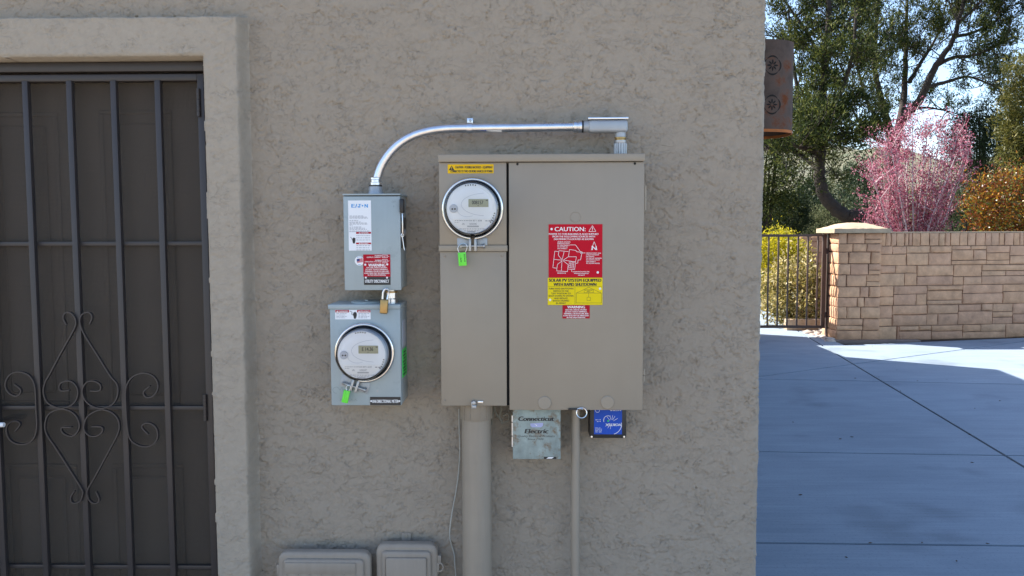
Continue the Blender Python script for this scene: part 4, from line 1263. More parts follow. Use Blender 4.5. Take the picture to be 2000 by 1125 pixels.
# ------------------------------------------------------------------ tan plastic cable boxes at the foot of the wall
def cable_box(x0, y0, x1, yf, label, kind):
    xa, xb, _, zt_ = rect_world(x0, y0, x1, y0 + 60, yf)
    zt_ = U((x0 + x1) / 2, y0, yf + 0.036).z
    z0 = zt_ - (0.42 if kind == 'wide' else 0.36)
    rt = empty('cable_box', ((xa + xb) / 2, 0, z0), label, 'cable box', 'tan plastic cable boxes low on the wall')
    Pm = M['plastic_tan']
    MB().box(xa + 0.006, xb - 0.006, yf + 0.035, 0.012, z0 + 0.006, zt_ - 0.036, 0.008, 3).build('back_box', Pm, rt)
    def rrect(ax, bx, az, bz, r_):
        out_ = []
        for cx_, cz_, a0_ in ((bx - r_, bz - r_, 0), (ax + r_, bz - r_, 90), (ax + r_, az + r_, 180), (bx - r_, az + r_, 270)):
            out_ += [(cx_ + r_ * math.cos(math.radians(a0_ + t_)), cz_ + r_ * math.sin(math.radians(a0_ + t_))) for t_ in range(0, 91, 15)]
        return out_
    def dome(name, ax, bx, az, bz, r_, y0_, y1_, e_, par):
        m_ = MB()
        rings_ = [[m_.bm.verts.new((p_[0], yy_, p_[1])) for p_ in rrect(ax + q_, bx - q_, az + q_, bz - q_, r_ - q_ * 0.5)] for yy_, q_ in ((y1_, 0), (y0_ + e_ * .5, 0), (y0_ + e_ * .15, e_ * .3), (y0_, e_))]
        for A_r, B_r in zip(rings_[:-1], rings_[1:]):
            for i_ in range(len(A_r)): m_.bm.faces.new((A_r[i_], A_r[(i_ + 1) % len(A_r)], B_r[(i_ + 1) % len(A_r)], B_r[i_]))
        m_.bm.faces.new(rings_[-1]); m_.bm.faces.new(rings_[0])
        return m_.build(name, Pm, par, smooth=45)
    lid_ = dome('lid', xa, xb, z0, zt_, 0.026, yf + 0.012, yf + 0.040, 0.012, rt)
    w = xb - xa
    e = 0.018
    dome('raised_panel', xa + e, xb - e, z0 + e, zt_ - e, 0.014, yf, yf + 0.013, 0.010, lid_)
    if kind == 'wide':
        MB().box(xa + 0.024, xb - 0.040, yf - 0.004, yf + 0.004, zt_ - 0.058, zt_ - 0.026, 0.002).build('name_strip', Pm, lid_)
        for i in range(7):
            xx = xa + 0.028 + i * (w - 0.07) / 6
            MB().box(xx, xx + 0.0025, yf - 0.003, yf + 0.003, z0 + 0.05, zt_ - 0.061, 0.0008).build('rib', Pm, lid_)
        m = MB().box(xa - 0.006, xa + 0.002, yf + 0.016, yf + 0.05, zt_ - 0.075, zt_ - 0.040, 0.002)
        m.tube([(xa - 0.006, yf + 0.02, zt_ - 0.05), (xa - 0.010, yf + 0.02, zt_ - 0.04), (xa - 0.008, yf + 0.02, zt_ - 0.034)], 0.002, 8)
        m.build('latch', Pm, rt)
    else:
        MB().box(xa + e + 0.012, xb - e - 0.012, yf - 0.006, yf + 0.002, z0 + e + 0.02, zt_ - e - 0.016, 0.006, 3).build('panel_step', Pm, lid_)
        pz = U(793, 1058, yf).z
        tb = MB().box(U(785, 1040, 0).x - 0.0, U(803, 1040, 0).x, -0.006, 0.004, zt_ - 0.045, U(793, 1040, 0).z, 0.0015).build('mounting_tab', Pm, rt)
        q = U(794, 1047, -0.006)
        MB().lathe([(0.0, -0.010), (0.005, -0.009), (0.006, -0.0055)], (q.x, 0, q.z), 'Y', 6).build('bolt', M['pipe_tan'], tb)
        m = MB().box(xb - 0.002, xb + 0.010, yf + 0.018, yf + 0.05, zt_ - 0.060, zt_ - 0.036, 0.002)
        cz = zt_ - 0.072
        m.tube([(xb + 0.006 + 0.010 * math.cos(t), yf + 0.02, cz + 0.012 * math.sin(t)) for t in [math.radians(a) for a in range(120, -121, -20)]], 0.003, 8)
        m.box(xb - 0.003, xb + 0.004, yf + 0.016, yf + 0.03, cz - 0.014, cz + 0.014, 0.001)
        m.build('latch_loop', Pm, rt)
    return rt
cable_box(540.5, 1073, 721.5, -0.085, 'wide tan plastic cable box with a name strip low on the wall', 'wide')
cable_box(733, 1057.5, 853.5, -0.075, 'narrow tan plastic cable box with a bolted top tab low on the wall', 'narrow')

# ------------------------------------------------------------------ loose wires
w_ = empty('ground_wire', U(893, 1125, -0.02), 'thin grey ground wire hanging loosely beside the thick tan pipe', 'wire')
pts = [(896, 800), (897, 840), (898, 880), (895, 925), (890, 962), (883, 1000), (879, 1030), (878, 1050), (881, 1068), (886, 1085), (888, 1105), (890, 1125), (892, 1180), (893, 1300)]
MB().tube(catmull([Vector((U(a, b, -0.02).x, -0.012 - 0.006 * math.sin(i * 1.3), U(a, b, -0.02).z)) for i, (a, b) in enumerate(pts)], 5), 0.0019, 8).build('strand', M['copper'], w_)
M['oldwire'] = pm('grimy_wire', (0.20, 0.19, 0.15), 0.6)
w2_ = empty('wire_bundle', U(975, 795, -0.05), 'bundle of loose grey wires hanging behind the coupling under the panel', 'wire')
for pts in ([(966, 790), (967, 803), (972, 812), (978, 818), (982, 822)], [(979, 790), (979, 800), (976, 810), (977, 820), (981, 826)], [(983, 812), (990, 808), (994, 812), (992, 822), (984, 825), (979, 828)], [(964, 790), (965, 800), (962, 815), (960, 830)]):
    MB().tube(catmull([Vector((U(a, b, -0.05).x, -0.05, U(a, b, -0.05).z)) for a, b in pts], 5), 0.0021, 7).build('wire', M['oldwire'], w2_)
# ------------------------------------------------------------------ rusty wall lantern on the side of the house
def rustmat():
    m = pm('rusty_steel', (0.098, 0.074, 0.064), 0.85, 0.0, spec=0.15, var=0.35, vs=14, bump=0.0008, bs=70, col2=(0.12, 0.042, 0.018), c2amt=0.40, c2scale=14)
    return m
M['rust'] = rustmat()
M['rust_orange'] = pm('orange_rust', (0.34, 0.11, 0.025), 0.75, var=0.3, vs=20, bump=0.001, bs=80)
LY = 0.34
zt, zb_ = U(1530, 78, LY - 0.1).z, U(1530, 257, LY - 0.1).z
xs_ = XC + 0.004
lan = empty('wall_lantern', (xs_, LY, zb_), 'rusty half-round metal wall lantern with flower cut-outs', 'wall lantern')
ex = U(1543, 170, LY).x - xs_
ry = 0.12
def lp_(t, z, o=0.0):            # t 0..1 round the half oval, from the near side to the far side
    a = -math.pi / 2 + math.pi * t
    c_, s_ = math.cos(a), math.sin(a)
    k_ = 0.72
    cx = (abs(c_) ** k_) * ex
    cy = math.copysign(abs(s_) ** k_, s_) * ry
    nrm = Vector((c_ / ex, s_ / ry, 0)).normalized()
    return Vector((xs_ + cx, LY + cy, z)) + nrm * o
m = MB()
n = 40
for (o0, o1) in ((0.0, -0.002),):
    Ra = [[m.bm.verts.new(lp_(i / n, z, o)) for i in range(n + 1)] for z, o in ((zb_, o1), (zb_, o0), (zt, o0), (zt, o1))]
    for r0_, r1_ in zip(Ra, Ra[1:] + Ra[:1]):
        for i in range(n): m.bm.faces.new((r0_[i], r0_[i + 1], r1_[i + 1], r1_[i]))
m.build('shade', M['rust'], lan, smooth=50)
m = MB()
for z0, z1 in ((zb_ - 0.002, zb_ + 0.007),):
    Ra = [[m.bm.verts.new(lp_(i / n, z, o)) for i in range(n + 1)] for z, o in ((z0, -0.003), (z0, 0.0012), (z1, 0.0012), (z1, -0.003))]
    for r0_, r1_ in zip(Ra, Ra[1:] + Ra[:1]):
        for i in range(n): m.bm.faces.new((r0_[i], r0_[i + 1], r1_[i + 1], r1_[i]))
m.build('bottom_rim', M['rust_orange'], lan, smooth=50)
MB().box(xs_ - 0.004, xs_ + 0.004, LY - 0.09, LY + 0.09, zb_ + 0.02, zt - 0.02).build('back_plate', M['rust'], lan)
# arc-length table to lay the flowers on the curve
tt = [i / 400 for i in range(401)]
sl = [0.0]
for a, b in zip(tt[:-1], tt[1:]): sl.append(sl[-1] + (lp_(b, 0) - lp_(a, 0)).length)
def on_shade(s, z, o=0.0012):
    t = float(np.interp(s, sl, tt))
    return lp_(t, z, o)
def petal(cs, cz, ang, r0, r1, w, name='flower_cutout'):
    m = MB()
    pts = []
    for i in range(13):
        u = i / 12
        r = r0 + (r1 - r0) * u
        ww = w * math.sin(math.pi * min(max(u, 0.02), 0.98)) ** 0.6
        pts.append((r, ww))
    up = [on_shade(cs + r * math.cos(ang) - ww * math.sin(ang), cz + r * math.sin(ang) + ww * math.cos(ang)) for r, ww in pts]
    dn = [on_shade(cs + r * math.cos(ang) + ww * math.sin(ang), cz + r * math.sin(ang) - ww * math.cos(ang)) for r, ww in pts]
    A = [m.bm.verts.new(p) for p in up]; B = [m.bm.verts.new(p) for p in dn]
    for i in range(12): m.bm.faces.new((A[i], A[i + 1], B[i + 1], B[i]))
    m.build(name, M['hole'], lan, smooth=0)
def crescent(cs, cz, ang, r, name='flower_cutout'):
    m = MB()
    A, B = [], []
    for i in range(15):
        a = ang - 0.78 + 1.56 * i / 14
        wd = 0.0045 * math.sin(math.pi * i / 14) + 0.0008
        A.append(m.bm.verts.new(on_shade(cs + r * math.cos(a), cz + r * math.sin(a))))
        B.append(m.bm.verts.new(on_shade(cs + (r + wd) * math.cos(a), cz + (r + wd) * math.sin(a))))
    for i in range(14): m.bm.faces.new((A[i], A[i + 1], B[i + 1], B[i]))
    m.build(name, M['hole'], lan, smooth=0)
smid = sl[-1] / 2
def s_at(px):
    best = min(range(0, 200), key=lambda i: abs((lambda q: (lambda l: 1000 + l.x / -l.z * F)(ROT.transposed() @ (q - CAM)))(lp_(i / 400, (zt + zb_) / 2)) - px))
    return sl[best]
s1 = s_at(1508)
for cs in (s1, s1 + 0.135):
    for py in (132, 213):
        cz = zb_ + (zt - zb_) * (268 - py) / 190
        for a in range(8): petal(cs, cz, a * math.pi / 4, 0.004, 0.0185 if a % 2 == 0 else 0.017, 0.0026)
        for a in (0, 1, 2, 3): crescent(cs, cz, a * math.pi / 2, 0.026)

# ------------------------------------------------------------------ ground
def concretemat():
    m = bpy.data.materials.new('concrete')
    m.use_nodes = True
    nt = m.node_tree
    b = nt.nodes['Principled BSDF']
    tc = N(nt, 'ShaderNodeNewGeometry')
    n1 = N(nt, 'ShaderNodeTexNoise', Scale=0.9, Detail=8.0, Roughness=0.6)
    mp = N(nt, 'ShaderNodeMapping')
    mp.inputs['Scale'].default_value = (0.7, 2.4, 1)
    n2 = N(nt, 'ShaderNodeTexNoise', Scale=2.2, Detail=6.0, Roughness=0.6)
    n3 = N(nt, 'ShaderNodeTexNoise', Scale=70.0, Detail=5.0, Roughness=0.7)
    nt.links.new(tc.outputs['Position'], n1.inputs['Vector'])
    nt.links.new(tc.outputs['Position'], mp.inputs['Vector'])
    nt.links.new(mp.outputs[0], n2.inputs['Vector'])
    nt.links.new(tc.outputs['Position'], n3.inputs['Vector'])
    cr = N(nt, 'ShaderNodeValToRGB')
    cr.color_ramp.elements[0].position, cr.color_ramp.elements[1].position = 0.3, 0.72
    cr.color_ramp.elements[0].color = (0.200, 0.250, 0.305, 1)
    cr.color_ramp.elements[1].color = (0.295, 0.355, 0.42, 1)
    mx = N(nt, 'ShaderNodeMath', operation='ADD')
    ml = N(nt, 'ShaderNodeMath', operation='MULTIPLY'); ml.inputs[1].default_value = 0.5
    nt.links.new(n1.outputs['Fac'], mx.inputs[0]); nt.links.new(n2.outputs['Fac'], mx.inputs[1]); nt.links.new(mx.outputs[0], ml.inputs[0])
    nt.links.new(ml.outputs[0], cr.inputs[0])
    mpb = N(nt, 'ShaderNodeMapping'); mpb.inputs['Scale'].default_value = (1.2, 45, 1)      # broom finish
    nb = N(nt, 'ShaderNodeTexNoise', Scale=1.0, Detail=4.0, Roughness=0.7)
    nt.links.new(tc.outputs['Position'], mpb.inputs['Vector']); nt.links.new(mpb.outputs[0], nb.inputs['Vector'])
    rb_ = N(nt, 'ShaderNodeMapRange'); rb_.inputs[1].default_value, rb_.inputs[2].default_value, rb_.inputs[3].default_value, rb_.inputs[4].default_value = 0.3, 0.7, 0.90, 1.08
    nt.links.new(nb.outputs['Fac'], rb_.inputs[0])
    st = N(nt, 'ShaderNodeTexNoise', Scale=1.3, Detail=3.0, Roughness=0.5)          # damp-looking stains
    mp2 = N(nt, 'ShaderNodeMapping'); mp2.inputs['Location'].default_value = (3.1, 7.7, 0)
    nt.links.new(tc.outputs['Position'], mp2.inputs['Vector']); nt.links.new(mp2.outputs[0], st.inputs['Vector'])
    sr = N(nt, 'ShaderNodeMapRange'); sr.inputs[1].default_value, sr.inputs[2].default_value, sr.inputs[3].default_value, sr.inputs[4].default_value = 0.58, 0.74, 1.0, 0.70
    nt.links.new(st.outputs['Fac'], sr.inputs[0])
    sp_ = N(nt, 'ShaderNodeMapRange'); sp_.inputs[1].default_value, sp_.inputs[2].default_value, sp_.inputs[3].default_value, sp_.inputs[4].default_value = 0.30, 0.45, 0.70, 1.0
    nt.links.new(n3.outputs['Fac'], sp_.inputs[0])
    mm = N(nt, 'ShaderNodeMath', operation='MULTIPLY')
    nt.links.new(sr.outputs[0], mm.inputs[0]); nt.links.new(sp_.outputs[0], mm.inputs[1])
    sc = N(nt, 'ShaderNodeVectorMath', operation='SCALE')
    mm2 = N(nt, 'ShaderNodeMath', operation='MULTIPLY'); nt.links.new(mm.outputs[0], mm2.inputs[0]); nt.links.new(rb_.outputs[0], mm2.inputs[1])
    nt.links.new(cr.outputs[0], sc.inputs[0]); nt.links.new(mm2.outputs[0], sc.inputs['Scale'])
    nt.links.new(sc.outputs[0], b.inputs['Base Color'])
    b.inputs['Roughness'].default_value = 0.75
    b.inputs['Specular IOR Level'].default_value = 0.3
    bp = N(nt, 'ShaderNodeBump', Distance=0.002, Strength=0.5)
    nt.links.new(n3.outputs['Fac'], bp.inputs['Height']); nt.links.new(bp.outputs[0], b.inputs['Normal'])
    return m
M['concrete'] = concretemat()
M['joint'] = pm('joint_dirt', (0.025, 0.024, 0.022), 0.95)
M['soil'] = pm('dark_soil', (0.06, 0.042, 0.032), 0.95, var=0.4, vs=12, bump=0.02, bs=14)
M['dry'] = pm('dry_ground', (0.16, 0.145, 0.09), 0.95, var=0.3, vs=0.05, bump=0.03, bs=3, col2=(0.08, 0.095, 0.05), c2amt=0.6, c2scale=0.02)

PB = G(1655, 664)                                   # foot of the pillar's near face
W0, W1 = G(1712, 663), G(2000, 656)
wdir = (W1 - W0).normalized()
# patio slabs: one polygon cut along the joints
patio_root = bpy.data.objects.new('patio', None)
COL.objects.link(patio_root)
patio_root['kind'] = 'structure'
def gxy(px, py):
    p = G(px, py); return Vector((p.x, p.y, 0))
edge0, edge1 = gxy(1640, 675), gxy(2000, 660)
e_d = (edge1 - edge0).normalized()
j0, j1 = gxy(1553, 643), gxy(2000, 912)
j_d = (j1 - j0).normalized()
outline = [Vector((XC - 0.01, -2.3, 0)), Vector((14, -2.3, 0)), edge0 + e_d * ((14 - edge0.x) / e_d.x), gxy(1651, 674), gxy(1618, 662), gxy(1590, 650), gxy(1553, 643), gxy(1540, 626), gxy(1500, 600), gxy(1440, 585), Vector((XC - 0.01, 10.9, 0))]
bm = bmesh.new()
bm.faces.new([bm.verts.new(v) for v in outline])
cuts = []
for (a, b) in (((1480, 740), (1770, 746)), ((1480, 882), (1990, 890)), ((1478, 1060), (2000, 1066))):
    cuts.append((gxy(*a), gxy(*b)))
cuts.append((j0, j1))
cuts.append((gxy(1960, 672), gxy(1990, 668)))
for a, b in cuts:
    d = (b - a).normalized()
    nrm = Vector((-d.y, d.x, 0))
    bmesh.ops.bisect_plane(bm, geom=bm.verts[:] + bm.edges[:] + bm.faces[:], plane_co=a, plane_no=nrm, dist=1e-5)
polys = [[v.co.copy() for v in f.verts] for f in bm.faces]
bm.free()
for i, P in enumerate(polys):
    b = bmesh.new()
    f = b.faces.new([b.verts.new(v) for v in P])
    f.normal_update()
    if f.normal.z < 0: f.normal_flip()
    bmesh.ops.inset_region(b, faces=[f], thickness=0.012, use_even_offset=True, use_boundary=True)
    keep = max(b.faces, key=lambda q: q.calc_area())
    pp = [(v.co.x, v.co.y) for v in keep.verts]
    b.free()
    o = MB().slab(pp, -0.06, 0.0)
    o.build('slab', M['concrete'], patio_root, smooth=0)
bed = bpy.data.objects.new('tmp', None)
jb = MB().slab([(v.x, v.y) for v in outline], -0.075, -0.045).build('joint_bed', M['joint'], patio_root, smooth=0)
bpy.data.objects.remove(bed)

# terrain: flat garden, rising slowly into scrub hills and far mountains
def terrain():
    ys_ = np.concatenate([np.linspace(-60, 40, 30), np.geomspace(44, 4200, 70)])
    xs2 = np.concatenate([-np.geomspace(3000, 30, 40), np.linspace(-28, 28, 24), np.geomspace(30, 4200, 55)])
    X, Y = np.meshgrid(xs2, ys_, indexing='ij')
    d = np.hypot(X, Y)
    z = -0.10 + 0 * X
    z -= 1.2 * sstep(20, 45, Y) 
    z += sstep(60, 420, Y) * 8 + fbm(X / 70, Y / 70, 5, 3) * 2.0 * sstep(40, 140, Y)
    z += sstep(350, 1100, Y) * (26 + 20 * fbm(X / 300, Y / 300, 8, 3))
    z += sstep(1500, 3600, Y) * (270 + 110 * fbm(X / 800, Y / 900, 9, 4))
    z[Y < 18] = -0.10
    ni, nk = X.shape
    idx = np.arange(ni * nk).reshape(ni, nk)
    q = np.stack([idx[:-1, :-1], idx[1:, :-1], idx[1:, 1:], idx[:-1, 1:]], -1).reshape(-1, 4)
    o = link('ground', np_mesh('ground', np.stack([X, Y, z], -1).reshape(-1, 3), q), M['dry'], None, smooth=60)
    o['kind'] = 'structure'
terrain()
M['gravel'] = pm('tan_gravel', (0.38, 0.305, 0.225), 0.9, var=0.2, vs=1.2, bump=0.012, bs=60)
yd = MB().slab([(-14, -22), (14, -22), (14, -2.32), (XC - 0.03, -2.32), (XC - 0.03, 0.2), (-14, 0.2)], -0.11, -0.012).build('unseen_gravel_yard', M['gravel'], None, smooth=0)  # unseen ground, made tan gravel to bounce warm light onto the wall
yd['kind'] = 'structure'
# planting bed beside the wall and under the gate
p0, p1 = gxy(1400, 690), gxy(2000, 672)
sb = MB().slab([(2.6, 9.2), (14, 9.2), (14, 13.0), (2.6, 13.0)], -0.09, -0.030).build('planting_bed', M['soil'], None, smooth=0)
sb['kind'] = 'structure'

# ------------------------------------------------------------------ stone walls and pillar
def stonemat():
    m = bpy.data.materials.new('veneer_stone')
    m.use_nodes = True
    nt = m.node_tree
    b = nt.nodes['Principled BSDF']
    oi = N(nt, 'ShaderNodeObjectInfo')
    cr = N(nt, 'ShaderNodeValToRGB')
    el = cr.color_ramp.elements
    cols = [(0.56, 0.320, 0.185), (0.58, 0.338, 0.20), (0.60, 0.355, 0.21), (0.58, 0.335, 0.205), (0.52, 0.30, 0.19), (0.61, 0.372, 0.22)]
    while len(el) < len(cols): el.new(0.5)
    for i, c in enumerate(cols):
        el[i].position = i / (len(cols) - 1); el[i].color = (*c, 1)
    nt.links.new(oi.outputs['Random'], cr.inputs[0])
    ge = N(nt, 'ShaderNodeNewGeometry')
    n1 = N(nt, 'ShaderNodeTexNoise', Scale=7.0, Detail=7.0, Roughness=0.65)
    n2 = N(nt, 'ShaderNodeTexNoise', Scale=28.0, Detail=6.0, Roughness=0.6)
    nt.links.new(ge.outputs['Position'], n1.inputs['Vector']); nt.links.new(ge.outputs['Position'], n2.inputs['Vector'])
    mr = N(nt, 'ShaderNodeMapRange'); mr.inputs[1].default_value, mr.inputs[2].default_value, mr.inputs[3].default_value, mr.inputs[4].default_value = 0.28, 0.72, 0.72, 1.22
    nt.links.new(n1.outputs['Fac'], mr.inputs[0])
    sc = N(nt, 'ShaderNodeVectorMath', operation='SCALE')
    nt.links.new(cr.outputs[0], sc.inputs[0]); nt.links.new(mr.outputs[0], sc.inputs['Scale'])
    nt.links.new(sc.outputs[0], b.inputs['Base Color'])
    b.inputs['Roughness'].default_value = 0.85
    b.inputs['Specular IOR Level'].default_value = 0.25
    bp = N(nt, 'ShaderNodeBump', Distance=0.012, Strength=0.9)
    nt.links.new(n2.outputs['Fac'], bp.inputs['Height']); nt.links.new(bp.outputs[0], b.inputs['Normal'])
    return m
M['stone'] = stonemat()
M['mortar'] = pm('mortar', (0.24, 0.155, 0.105), 0.95, var=0.2, vs=9, bump=0.004, bs=60)
M['capstone'] = pm('cap_stone', (0.42, 0.31, 0.205), 0.85, var=0.15, vs=7, bump=0.006, bs=40)
rs = random.Random(11)
def ashlar(W, Hh, seed=1):
    """squared rubble: bands of uneven height, each filled with single, stacked or side-by-side stones"""
    r = random.Random(seed)
    out = []
    z = Hh
    while z > 0.03:
        h = r.uniform(0.21, 0.31)
        if z - h < 0.12: h = z if z < 0.36 else z / 2
        a = -r.uniform(0, 0.3)
        while a < W:
            w = r.uniform(0.32, 0.72)
            k = r.random()
            x0, x1, z0 = max(a, 0), min(a + w, W), z - h
            if W - x1 < 0.08: x1 = W
            if x1 - x0 > 0.05:
                sp = r.uniform(0.36, 0.66)
                m_ = z0 + h * sp
                def row(za, zb):
                    if x1 - x0 > 0.38 and r.random() < 0.38:
                        xm_ = x0 + (x1 - x0) * r.uniform(0.3, 0.7)
                        out.append((x0, xm_, za, zb)); out.append((xm_, x1, za, zb))
                    else: out.append((x0, x1, za, zb))
                if k < 0.12 and h < 0.27: out.append((x0, x0 + min(x1 - x0, 0.3), z0, z)); (x1 - x0 > 0.36) and out.append((x0 + 0.3, x1, z0, m_)); (x1 - x0 > 0.36) and out.append((x0 + 0.3, x1, m_, z)); (0.3 < x1 - x0 <= 0.36) and out.append((x0 + 0.3, x1, z0, z))
                elif k < 0.30 and h > 0.25:
                    q = h / 3; t1, t2 = z0 + q * r.uniform(0.5, 1.3), z0 + q * r.uniform(1.7, 2.4)
                    row(z0, t1); row(t1, t2); row(t2, z)
                else: row(z0, m_); row(m_, z)
            a = x1 if a + w < x1 else a + w
        z -= h
    return out
def stone_piece(parent, org, ux, uy, a0, a1, z0, z1, dep=0.05, proud=0.02, r=rs):
    """one hewn stone on a face: ux along the face, uy into the wall"""
    g = 0.006
    a0, a1, z0, z1 = a0 + g, a1 - g, z0 + g * 0.9, z1 - g * 0.9
    if a1 - a0 < 0.01 or z1 - z0 < 0.006: return
    bm = bmesh.new()
    pr = proud * r.uniform(0.45, 1.2)
    lip = min(0.016, (a1 - a0) * 0.25, (z1 - z0) * 0.28)
    j = lambda s: r.uniform(-s, s)
    outer = [(a0 + j(.004), z0 + j(.003)), ((a0 + a1) / 2 + j(.02), z0 + j(.004)), (a1 + j(.004), z0 + j(.003)), (a1 + j(.004), (z0 + z1) / 2), (a1 + j(.004), z1 + j(.003)), ((a0 + a1) / 2 + j(.02), z1 + j(.004)), (a0 + j(.004), z1 + j(.003)), (a0 + j(.004), (z0 + z1) / 2)]
    ca, cz = (a0 + a1) / 2, (z0 + z1) / 2
    def ring(l, d, jit):
        res = []
        for a, z in outer:
            aa = a + (l if a < ca - 0.005 else -l if a > ca + 0.005 else 0)
            zz = z + (l if z < cz - 0.003 else -l if z > cz + 0.003 else 0)
            p = Vector(org) + Vector(ux) * aa + Vector(uy) * (-(d + j(jit)))
            res.append(bm.verts.new((p.x, p.y, org[2] + zz)))
        return res
    R0, R1, R2 = ring(0, -dep, 0), ring(0, pr * 0.45, 0.002), ring(lip, pr, 0.004)
    pc = Vector(org) + Vector(ux) * ca + Vector(uy) * (-(pr + j(0.004)))
    c = bm.verts.new((pc.x, pc.y, org[2] + cz))
    for A, B in ((R0, R1), (R1, R2)):
        for i in range(8): bm.faces.new((A[i], A[(i + 1) % 8], B[(i + 1) % 8], B[i]))
    for i in range(8): bm.faces.new((R2[i], R2[(i + 1) % 8], c))
    bmesh.ops.recalc_face_normals(bm, faces=bm.faces)
    me = bpy.data.meshes.new('stone')
    bm.to_mesh(me); bm.free()
    link('stone', me, M['stone'], parent, smooth=50)

# long wall
ztop = U(1850, 452.5, W0.lerp(W1, 0.5).y).z
wn_ = Vector((-wdir.y, wdir.x, 0))                   # into the wall (away from the camera)
gw = empty('garden_wall', (W0.x, W0.y, 0), 'long tan stone veneer garden wall with an upright soldier course on top', 'wall')
LW = 6.2
core = MB()
c0 = Vector((W0.x, W0.y, 0)) + wn_ * 0.012 - wdir * 0.1
def quad_slab(mb, o, d, n_, L, Wd, z0, z1):
    return mb.slab([(o.x, o.y), (o.x + d.x * L, o.y + d.y * L), (o.x + d.x * L + n_.x * Wd, o.y + d.y * L + n_.y * Wd), (o.x + n_.x * Wd, o.y + n_.y * Wd)], z0, z1)
quad_slab(core, c0, wdir, wn_, LW + 0.1, 0.20, -0.06, ztop - 0.015).build('core', M['mortar'], gw, smooth=0)
cap_ = quad_slab(MB(), c0 - wn_ * 0.015, wdir, wn_, LW + 0.1, 0.23, ztop - 0.014, ztop).build('coping', M['capstone'], gw, smooth=0)
hs = 0.185
a = 0.0
while a < LW:
    w = rs.uniform(0.055, 0.15)
    stone_piece(gw, (W0.x, W0.y, ztop - 0.014 - hs), wdir, wn_, a, a + w, 0, hs, proud=0.018)
    a += w
body_h = ztop - 0.014 - hs
for (a0, a1, z0, z1) in ashlar(LW, body_h + 0.02, 5):
    if z0 < 0.02: z0 = 0.0
    stone_piece(gw, (W0.x, W0.y, -0.02), wdir, wn_, a0, a1, z0, z1, proud=0.020)

# pillar
def pillar(corner, w, d_, top, label, seed, face_right=False):
    rt = empty('gate_pillar', (corner.x + w / 2, corner.y + d_ / 2, 0), label, 'pillar', 'stone gate pillars')
    ux, uy = Vector((1, 0, 0)), Vector((0, 1, 0))
    MB().box(corner.x + 0.012, corner.x + w - 0.012, corner.y + 0.012, corner.y + d_ - 0.012, -0.06, top - 0.005).build('core', M['mortar'], rt, smooth=0)
    r = random.Random(seed)
    z = 0.0
    rows = []
    while z < top - 0.05:
        h = r.choice((0.115, 0.135, 0.15, 0.155, 0.165))
        if top - z - h < 0.08: h = top - z - 0.002
        rows.append((z, h)); z += h
    for k, (z, h) in enumerate(rows):
        a = -0.012
        widths = []
        left = w + 0.024
        n = r.choice((2, 3, 3))
        fr = [r.uniform(0.5, 1.6) for _ in range(n)]
        for q in fr:
            ww = left * q / sum(fr)
            if h > 0.14 and r.random() < 0.18:
                stone_piece(rt, (corner.x, corner.y, 0), ux, uy, a, a + ww, z, z + h * 0.42, proud=0.02, r=r)
                stone_piece(rt, (corner.x, corner.y, 0), ux, uy, a, a + ww, z + h * 0.42, z + h, proud=0.02, r=r)
            else:
                stone_piece(rt, (corner.x, corner.y, 0), ux, uy, a, a + ww, z, z + h, proud=0.02, r=r)
            a += ww
        n = r.choice((1, 2, 2)); a = 0.0
        fr = [r.uniform(0.6, 1.4) for _ in range(n)]
        for q in fr:
            ww = d_ * q / sum(fr)
            if face_right:
                stone_piece(rt, (corner.x + w, corner.y, 0), (0, 1, 0), (-1, 0, 0), a, a + ww, z, z + h, proud=0.02, r=r)
            else:
                stone_piece(rt, (corner.x, corner.y, 0), (0, 1, 0), (1, 0, 0), a, a + ww, z, z + h, proud=0.02, r=r)
            a += ww
    # domed cap
    m = MB()
    e = 0.095
    x0, x1, y0, y1 = corner.x - e, corner.x + w + e, corner.y - e, corner.y + d_ + e
    n = 14
    V = {}
    for i in range(n + 1):
        for j in range(n + 1):
            u, v = i / n * 2 - 1, j / n * 2 - 1
            hgt = 0.060 + 0.085 * (1 - abs(u) ** 2.4) * (1 - abs(v) ** 2.4) + r.uniform(-.004, .004)
            V[i, j] = m.bm.verts.new((x0 + (x1 - x0) * i / n + r.uniform(-.004, .004), y0 + (y1 - y0) * j / n + r.uniform(-.004, .004), top + hgt))
    for i in range(n):
        for j in range(n): m.bm.faces.new((V[i, j], V[i + 1, j], V[i + 1, j + 1], V[i, j + 1]))
    bo = [V[i, 0] for i in range(n + 1)] + [V[n, j] for j in range(1, n + 1)] + [V[i, n] for i in range(n - 1, -1, -1)] + [V[0, j] for j in range(n - 1, 0, -1)]
    lo = [m.bm.verts.new((v.co.x + r.uniform(-.006, .006), v.co.y + r.uniform(-.006, .006), top)) for v in bo]
    for i in range(len(bo)): m.bm.faces.new((bo[i], bo[(i + 1) % len(bo)], lo[(i + 1) % len(bo)], lo[i]))
    m.bm.faces.new(lo)
    m.build('cap', M['capstone'], rt, smooth=40)
    return rt
pl_l, pl_r = G(1634, 664), G(1712, 663)
pw = pl_r.x - pl_l.x
p_top = U(1670, 455, pl_l.y).z
pillar(Vector((pl_l.x, pl_l.y, 0)), pw, 0.56, p_top, 'tan stone gate pillar with a domed cap joined to the garden wall', 3)
pyg = pl_l.y + 0.45
pillar(Vector((U(1345, 500, pyg).x, pyg - 0.05, 0)), 0.60, 0.56, p_top + 0.05, 'tan stone gate pillar at the latch side of the brown gate', 8, True)
sx0 = pl_l.x - 1.90  # added wall, out of view, so its shade falls on the path
side = empty('garden_wall', (sx0, pyg - 1.0, 0), 'unseen stone return wall added to shade the path by the gate', 'wall')
MB().box(sx0 - 0.2, sx0 - 0.012, pyg - 1.6, pyg + 0.2, -0.06, p_top).build('core', M['mortar'], side, smooth=0)
